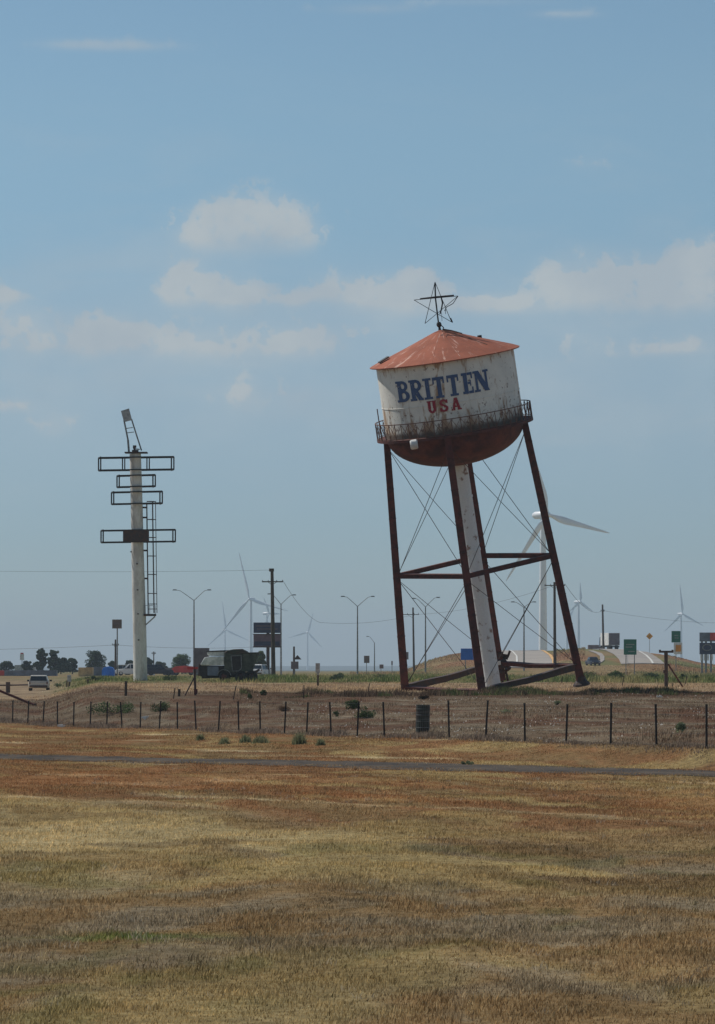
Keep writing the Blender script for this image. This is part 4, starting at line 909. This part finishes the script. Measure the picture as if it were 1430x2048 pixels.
b2 = MB().box(q.L(534, 1281), (54*q.s, .5, 24*q.s)).build('panel', M['billb_mauve'], q.o); m = MB(); m.box(q.L(534, 1287, -.3), (50*q.s, .04, 8*q.s)); m.build('dark_band', M['billb_navy'], b2); m = MB().bar(q.L(506, 1268.5, -.5), q.L(563, 1268.5, -.5), .12); m.bar(q.L(506, 1294, -.5), q.L(563, 1294, -.5), .16); m.build('catwalk', M['darksteel'], q.o)
q = board('billboard', 'two stacked dark billboards cut by the right edge of the picture', 'billboard', 1420, 600, 1399, 1441, 1265, 1283, 'bluegrey', (1404, 1412, 1422, 1436), thick=.4, pw=.3, legend=None)
MB().box(q.L(1431, 1273, -.22), (22*q.s, .04, 15*q.s)).build('red_patch', M['redpaint'], q.o); b2 = MB().box(q.L(1420, 1297), (42*q.s, .4, 23*q.s)).build('panel', M['billb_navy'], q.o)
m = MB(); cc = q.L(1414, 1295, -.23)
for k in range(24): a = 2*math.pi*k/24; b = 2*math.pi*(k+1)/24; m.bar(cc+Vector((.72*math.cos(a), 0, .5*math.sin(a))), cc+Vector((.72*math.cos(b), 0, .5*math.sin(b))), .16)
m.build('round_emblem', M['greysteel'], b2)
m = MB()
for x_ in (1402, 1409, 1416, 1424, 1432): m.box(q.L(x_, 1315), (3*q.s, .3, 12*q.s))
m.build('white_skirt', M['white'], q.o)
board('square_sign', 'brown square sign on a tall thin mast left of the cream pole', 'sign', 235, 560, 224.5, 243.5, 1239, 1257, 'signback', (234.5,), thick=.4, pw=.18, legend=[(229, 239, 1247, 4)], legmat='greybox')
board('small_sign', 'small brown square sign right of the lone street lamp', 'sign', 733, 700, 728, 739, 1311.5, 1326, 'signback', (733,), group='small roadside signs')
board('small_sign', 'small square sign half hidden by the left tower leg', 'sign', 811, 700, 806, 817, 1304, 1319, 'greybox', (812,), group='small roadside signs')
board('small_sign', 'tiny reddish sign between the lone lamp and the tower', 'sign', 763, 760, 759, 767, 1329, 1337, 'signback', (762,), group='small roadside signs')
q = board('small_sign', 'grey sign under a dark roof shape right of the billboard', 'sign', 589, 500, 582, 597, 1323, 1338, 'greybox', (588.5,), group='small roadside signs')
MB().extr([(-.55, 0), (.55, 0), (0, .62)], -.1, .1).build('peaked_top', M['darksteel'], q.o, loc=q.L(595, 1319))
board('mile_marker', 'thin pale stake marker left of the blue sign', 'sign', 785, 740, 782.5, 785.5, 1322, 1330, 'greybox', (784,), group='small roadside signs')

# ------------------------------------------------------------------ vehicles
def wheel(parent, c, r, wd, name='wheel', rim='rim'):
    m = MB(); pr = [(r*.55, -wd/2), (r*.92, -wd/2), (r, -wd*.35), (r, wd*.35), (r*.92, wd/2), (r*.55, wd/2)]
    o = m.lathe(pr, 22).build(name, M['tyre'], parent, True, loc=c); o.rotation_euler = (R(90), 0, 0)
    MB().lathe([(0, -wd*.30), (r*.2, -wd*.42), (r*.56, -wd*.2), (r*.56, wd*.2), (r*.2, wd*.42), (0, wd*.3)], 16).build('rim', M[rim], o, True)
    return o
def car(name, label, px, Y, yaw, paint, Lc=4.7, Wc=1.88, Hc=1.72, cat='car', group=None, suv=True, z=None):
    """axis along local x (front at +x)"""
    q = Spot(name, label, cat, px, Y, group, z); q.o.rotation_euler = (0, 0, yaw); l = Lc/2; hb = Hc*.57
    low = [(-l, .42), (-l+.03, hb-.05), (-l+.10, hb), (l*.42, hb), (l-.15, hb-.13), (l, hb-.3), (l, .36), (l-.2, .27), (-l+.2, .27)]
    secs = [(-1.0, .94, .0), (-.93, 1, .0), (.93, 1, .0), (1.0, .94, .0)]; m = MB(); n = len(low); vs = []
    for (t, k, _) in secs: vs += [(x*(k if abs(x) > l*.7 else 1), t*Wc/2, .62+(z_-.62)*(k if z_ > .6 else 1)) for x, z_ in low]
    m.add(vs, [(i*n+j, i*n+(j+1) % n, (i+1)*n+(j+1) % n, (i+1)*n+j) for i in range(3) for j in range(n)]+[tuple(range(n))[::-1], tuple(range(3*n, 4*n))])
    b = m.build('body', M[paint], q.o, True, bevel=.03)
    rear = -l+.08 if suv else -l*.55
    gh = [(rear, hb-.02), (rear+(.18 if suv else .55), Hc-.06), (rear+.35+(0 if suv else .4), Hc), (l*.02, Hc), (l*.12, Hc-.06), (l*.46, hb-.02)]
    m = MB(); n = len(gh); vs = []
    for t in (-1, 1): vs += [(x, t*(Wc/2-.05-(.16 if z_ > hb+.2 else 0)), z_) for x, z_ in gh]
    m.add(vs, [tuple(range(n))[::-1], tuple(range(n, 2*n))]+[(j, (j+1) % n, n+(j+1) % n, n+j) for j in range(n)])
    m.build('cabin', M[paint], q.o, bevel=.03)
    # glass a little proud of the cabin
    def pane(pts, nm='window'): MB().add(pts+[tuple(Vector(p)*.985) for p in pts], [(0,1,2,3),(7,6,5,4)]).build(nm, M['glass'], b)
    wz0, wz1 = hb+.06, Hc-.13; yw0, yw1 = Wc/2-.13, Wc/2-.23
    rx0 = rear+.02+(.18 if suv else .55)*(wz0-hb)/(Hc-.06-hb)-.012; rx1 = rear+(.18 if suv else .55)*(wz1-hb)/(Hc-.06-hb)-.03
    pane([(rx0, -yw0, wz0), (rx0, yw0, wz0), (rx1, yw1, wz1), (rx1, -yw1, wz1)], 'rear_window')
    fx0 = l*.46-(l*.34)*(wz0-hb)/(Hc-.06-hb)+.03; fx1 = l*.46-(l*.34)*(wz1-hb)/(Hc-.06-hb)+.03
    pane([(fx0, -yw0, wz0), (fx0, yw0, wz0), (fx1, yw1, wz1), (fx1, -yw1, wz1)], 'windscreen')
    for sg in (-1, 1):
        for xa, xb in ((rear+.3, -l*.35), (-l*.31, l*.0), (l*.04, l*.30)):
            pane([(xa, sg*(Wc/2-.035), wz0), (xb, sg*(Wc/2-.035), wz0), (min(xb, l*.06), sg*(Wc/2-.185), wz1), (max(xa, rear+.36), sg*(Wc/2-.185), wz1)])
        MB().box((l*.36, sg*(Wc/2+.13), hb+.12), (.14, .26, .18)).build('mirror', M['black'], q.o, bevel=.03)
        MB().box((-l-.005, sg*(Wc/2-.12), hb-.10), (.06, .12, .26)).build('tail_light', M['bowl'], q.o); MB().box((l+.0, sg*(Wc/2-.28), hb-.38), (.06, .3, .15)).build('headlight', M['white'], q.o)
        for x_ in (-l*.62, l*.64): wheel(q.o, (x_, sg*(Wc/2-.12), .35), .36, .24)
    MB().box((-l-.03, 0, .45), (.12, Wc*.9, .2)).build('bumper', M['darksteel'], q.o, bevel=.03); MB().box((l+.02, 0, .42), (.12, Wc*.9, .2)).build('bumper', M['darksteel'], q.o, bevel=.03)
    return q
car('suv', 'silver tan SUV with dark rear window parked on the left', 78.5, 362, R(93), 'silver', 4.7, 1.95, 1.55)
car('car', 'dark blue car coming down the ramp below the lorry', 1186, ground_at(1188, 1331, 500, 900).y, R(-78), 'bluecar', 4.5, 1.85, 1.6, group='cars on the highway hill', suv=False)
car('suv', 'small white SUV nearest the cream pole on its left', 261, 600, R(185), 'whitecar', 5.0, 1.95, 1.95, group='parked vehicles by the far road')
car('suv', 'pale SUV next to the blue tarp behind the square sign mast', 240, 640, R(170), 'silver', 4.4, 1.9, 1.8, group='parked vehicles by the far road')
car('car', 'dark blue parked car right of the cream pole foot', 319, 600, R(5), 'bluecar', 4.6, 1.85, 1.8, group='parked vehicles by the far road')
car('car', 'pale car half hidden behind the rear of the old truck', 524, 520, R(70), 'whitecar', 4.5, 1.85, 1.7, group='parked vehicles by the far road')
# lorry on the hill
g0 = ground_at(1226, 1297, 500, 900); q = Spot('lorry', 'white box lorry seen from behind cresting the highway hill', 'lorry', 1226, 880); q.o.rotation_euler = (0, 0, R(9))
MB().box((.2, 4, 2.55), (2.75, 9, 3.0)).build('cargo_box', M['white'], q.o, bevel=.04); tag(MB().box((.2, -.54, 2.55), (2.5, .06, 2.8)).build('rear_door', M['greybox'], q.o))
MB().box((.2, -.5, .75), (2.5, .2, .35)).build('bumper', M['black'], q.o)
for x_ in (-.75, 1.15):
    for y_ in (.6, 1.8, 7): 
        o = wheel(q.o, (x_, y_, .52), .52, .5); o.rotation_euler = (R(90), 0, R(90))
MB().box((.2, 9.8, 1.9), (2.4, 2.2, 2.4), taper=.92).build('cab', M['bluecar'], q.o, bevel=.08)

# old truck
q = Spot('old_truck', 'dark derelict olive truck with pale canvas hood and open cab window', 'truck', 457, 285)
L = q.L; s = q.s; D = 2.3
def E(poly, y0, y1, name, mat, par=None, bv=.03): return MB().extr([(L(x, y).x, L(x, y).z) for x, y in poly], y0, y1).build(name, M[mat], par or q.o, bevel=bv)
E([(402, 1329), (410, 1315), (422, 1313), (449, 1312.5), (449, 1330), (404, 1331)], -1.0, 1.0, 'hood', 'canvas', bv=.12)
E([(400, 1331), (449, 1331), (449, 1352), (403, 1353), (399, 1345)], -.95, .95, 'engine_bay', 'black')
E([(416, 1333), (438, 1333), (438, 1352), (416, 1351)], -1.02, -.96, 'side_panel', 'bluegrey')
E([(415, 1303), (450, 1302), (450, 1312), (432, 1312), (416, 1311)], -.8, .8, 'hood_load', 'canvas', bv=.08)
E([(413, 1302), (460, 1300), (460, 1303), (414, 1304)], -.85, .85, 'roof_rack', 'black')
cab = E([(450, 1306), (486, 1306), (486, 1344), (449, 1344)], -1.05, 1.05, 'cab', 'olive')
E([(464, 1312), (483, 1312), (483, 1336), (478, 1342), (466, 1341)], -1.08, -1.055, 'door_opening', 'black', cab, 0)
m = MB(); pts = [L(x, y, -1.11) for x, y in ((483, 1311), (484, 1336), (478, 1342), (466, 1342), (463, 1312), (484, 1311))]
for a, b in zip(pts, pts[1:]): m.bar(a, b, .06)
m.build('door_frame', M['greysteel'], cab)
E([(449, 1306), (455, 1301), (468, 1298.5), (485, 1298), (496, 1303), (498, 1307), (472, 1309)], -1.1, 1.1, 'cab_roof', 'drum', bv=.1)
E([(486, 1307), (516, 1306), (517, 1310), (509, 1330), (505, 1343), (486, 1344)], -1.0, 1.0, 'rear_body', 'olive')
E([(488, 1305), (518, 1304.5), (518, 1307), (488, 1307.5)], -1.05, 1.05, 'rear_canopy', 'black')
E([(404, 1350), (512, 1343), (512, 1353), (404, 1357)], -.6, .6, 'chassis', 'black')
E([(398, 1328), (402, 1328), (402, 1352), (397, 1352)], -.9, .9, 'grille', 'darksteel')
E([(508, 1343), (519, 1337), (519, 1341), (510, 1348)], -.9, .9, 'tail_board', 'darksteel')
E([(449, 1343), (472, 1344), (472, 1350), (449, 1350)], -1.05, 1.05, 'running_board', 'black')
for sg in (-1, 1):
    o = wheel(q.o, L(449, 1353, sg*.95)*1, 11*s, .3, rim='rust'); 
    for x_ in (482, 503): wheel(q.o, L(x_, 1353, sg*.9), 12*s, .42, rim='darksteel')
    m = MB(); c = L(449, 1353, sg*.95); pts = [c+Vector((14*s*math.cos(R(a)), 0, 14*s*math.sin(R(a)))) for a in range(10, 186, 16)]
    for a, b in zip(pts, pts[1:]): m.bar(a, b, .4, .05)
    m.build('fender', M['greysteel'], q.o)
# trailers, containers and sheds along the far road
def shed(name, label, cat, x0, x1, yt, yb, Y, mat, dep=2.6, round_=False, group=None, ribs=True, band=None):
    q = Spot(name, label, cat, (x0+x1)/2, Y, group); w_ = (x1-x0)*q.s; z1 = q.L(0, yt).z; z0 = max(q.L(0, yb).z, 0)
    mm = MB()
    if round_:
        poly = [(-w_/2, z0), (w_/2, z0), (w_/2, z0+(z1-z0)*.6), (w_*.36, z1-.1*(z1-z0)), (0, z1), (-w_*.36, z1-.1*(z1-z0)), (-w_/2, z0+(z1-z0)*.6)]
        mm.extr(poly, -dep/2, dep/2)
    else: mm.box((0, 0, (z0+z1)/2), (w_, dep, z1-z0))
    if ribs:
        n = max(3, int(w_/.6))
        for k in range(n+1): mm.box((-w_/2+.04+(w_-.08)*k/n, -dep/2-.03, (z0+z1)/2), (.09, .05, (z1-z0)*.9))
    mm.build('body', M[mat], q.o, bevel=.02)
    if z0 > .25 or band:
        for x_ in (-w_*.32, w_*.3):
            wheel(q.o, (x_, -dep/2+.25, .42), .42, .3); 
    return q
YG = 'trailers and containers along the far road'
shed('trailer', 'long low blue-grey trailer on the far left', 'trailer', 10, 114, 1340.5, 1352, 640, 'bluegrey', group=YG, band=1)
shed('trailer', 'red trailer end cut by the left edge of the picture', 'trailer', -22, 10, 1341, 1352, 640, 'redpaint', group=YG, band=1)
shed('shipping_container', 'tan corrugated container left of the bright blue tarp', 'container', 158, 186, 1335, 1358, 560, 'tan', group=YG)
shed('shipping_container', 'blue-grey container between the tan one and the blue tarp', 'container', 187, 205, 1334, 1356, 575, 'bluegrey', group=YG)
shed('tarped_load', 'bright blue tarp-covered load left of the cream pole', 'load', 205, 229, 1333, 1358, 540, 'bluetarp', round_=True, ribs=False)
shed('trailer', 'grey trailer right of the dark blue parked car', 'trailer', 327, 350, 1336, 1350, 640, 'greybox', group=YG, band=1)
shed('trailer', 'bright red trailer left of the old truck', 'trailer', 345, 392, 1331.5, 1345, 610, 'redpaint', round_=True, ribs=False, group=YG, band=1)
shed('storage_box', 'tall brown-grey metal box behind the old truck hood', 'shed', 389, 418, 1296, 1345, 480, 'greybox', group=None)
shed('shed', 'small white shed just right of the cream pole foot', 'shed', 292, 309, 1337, 1352, 620, 'white', ribs=False)
shed('house', 'pale low house behind the far left trees', 'house', 30, 70, 1330, 1346, 860, 'galv', ribs=False)
q = board('small_sign', 'white and reddish sign glinting above the far left trees', 'sign', 44, 800, 40, 48, 1308, 1320, 'white', (44,), thick=.3); MB().box(q.L(44, 1307), (6*q.s, .25, 3*q.s)).build('top_panel', M['redpaint'], q.o)
shed('low_building', 'low pale building right of the tower foot on the hill crest', 'building', 1176, 1206, 1290, 1298, 930, 'greybox', ribs=False)

# ------------------------------------------------------------------ highway on the hill
def hpt(px, py): 
    lo_, hi_ = 560., 905.; Ys = np.linspace(lo_, hi_, 700); z = terrain((px-CX)*Ys/F, Ys); row = HY+(ZC-z)*F/Ys
    k = int(np.argmin(np.abs(row-py))); return ((px-CX)*Ys[k]/F, Ys[k])
def hroad(name, rows, mat, off):
    L_ = []; R_ = []
    ry = [r[0] for r in rows]
    for y in np.linspace(ry[0], ry[-1], 26):
        L_.append(hpt(np.interp(y, ry, [r[1] for r in rows]), y)); R_.append(hpt(np.interp(y, ry, [r[2] for r in rows]), y))
    strip(name, mat, L_, R_, off)
hroad('highway', [(1296.5, 985, 1062), (1303, 990, 1085), (1312, 996, 1098), (1322, 990, 1104), (1336, 975, 1106)], M['concrete'], .15)
hroad('highway_edge_line', [(1299, 1012, 1014), (1305, 1024, 1027), (1314, 1032, 1035), (1325, 1032, 1036), (1335, 1024, 1028)], M['linepaint'], .25)
hroad('highway_shoulder', [(1297, 1062, 1068), (1303, 1085, 1090), (1312, 1098, 1104), (1322, 1104, 1109), (1336, 1106, 1110)], M['yellowline'], .2)
hroad('highway', [(1295.5, 1180, 1262), (1302, 1212, 1290), (1310, 1228, 1305), (1320, 1238, 1320), (1329, 1242, 1330)], M['concrete'], .15)
hroad('highway_edge_line', [(1297, 1255, 1257), (1304, 1277, 1280), (1312, 1290, 1294), (1322, 1300, 1304), (1329, 1304, 1308)], M['linepaint'], .25)
hroad('slip_road', [(1302, 1175, 1186), (1308, 1192, 1204), (1314, 1200, 1209), (1321, 1200, 1209), (1326, 1194, 1203)], M['concrete'], .15)

# ------------------------------------------------------------------ air
hz = MB().box((0, 6700, 73.5), (9800, 14000, 157)); 
hm = bpy.data.materials.new('haze'); hm.use_nodes = True; t = NT(hm.node_tree); t.N.clear()
vol = t.n('ShaderNodeVolumePrincipled', {'Color': (.66, .78, .90, 1), 'Density': 1.3e-4, 'Anisotropy': .0})
t.L.new(vol.outputs[0], t.n('ShaderNodeOutputMaterial').inputs['Volume'])
o = hz.build('haze', hm); tag(o, kind='stuff')
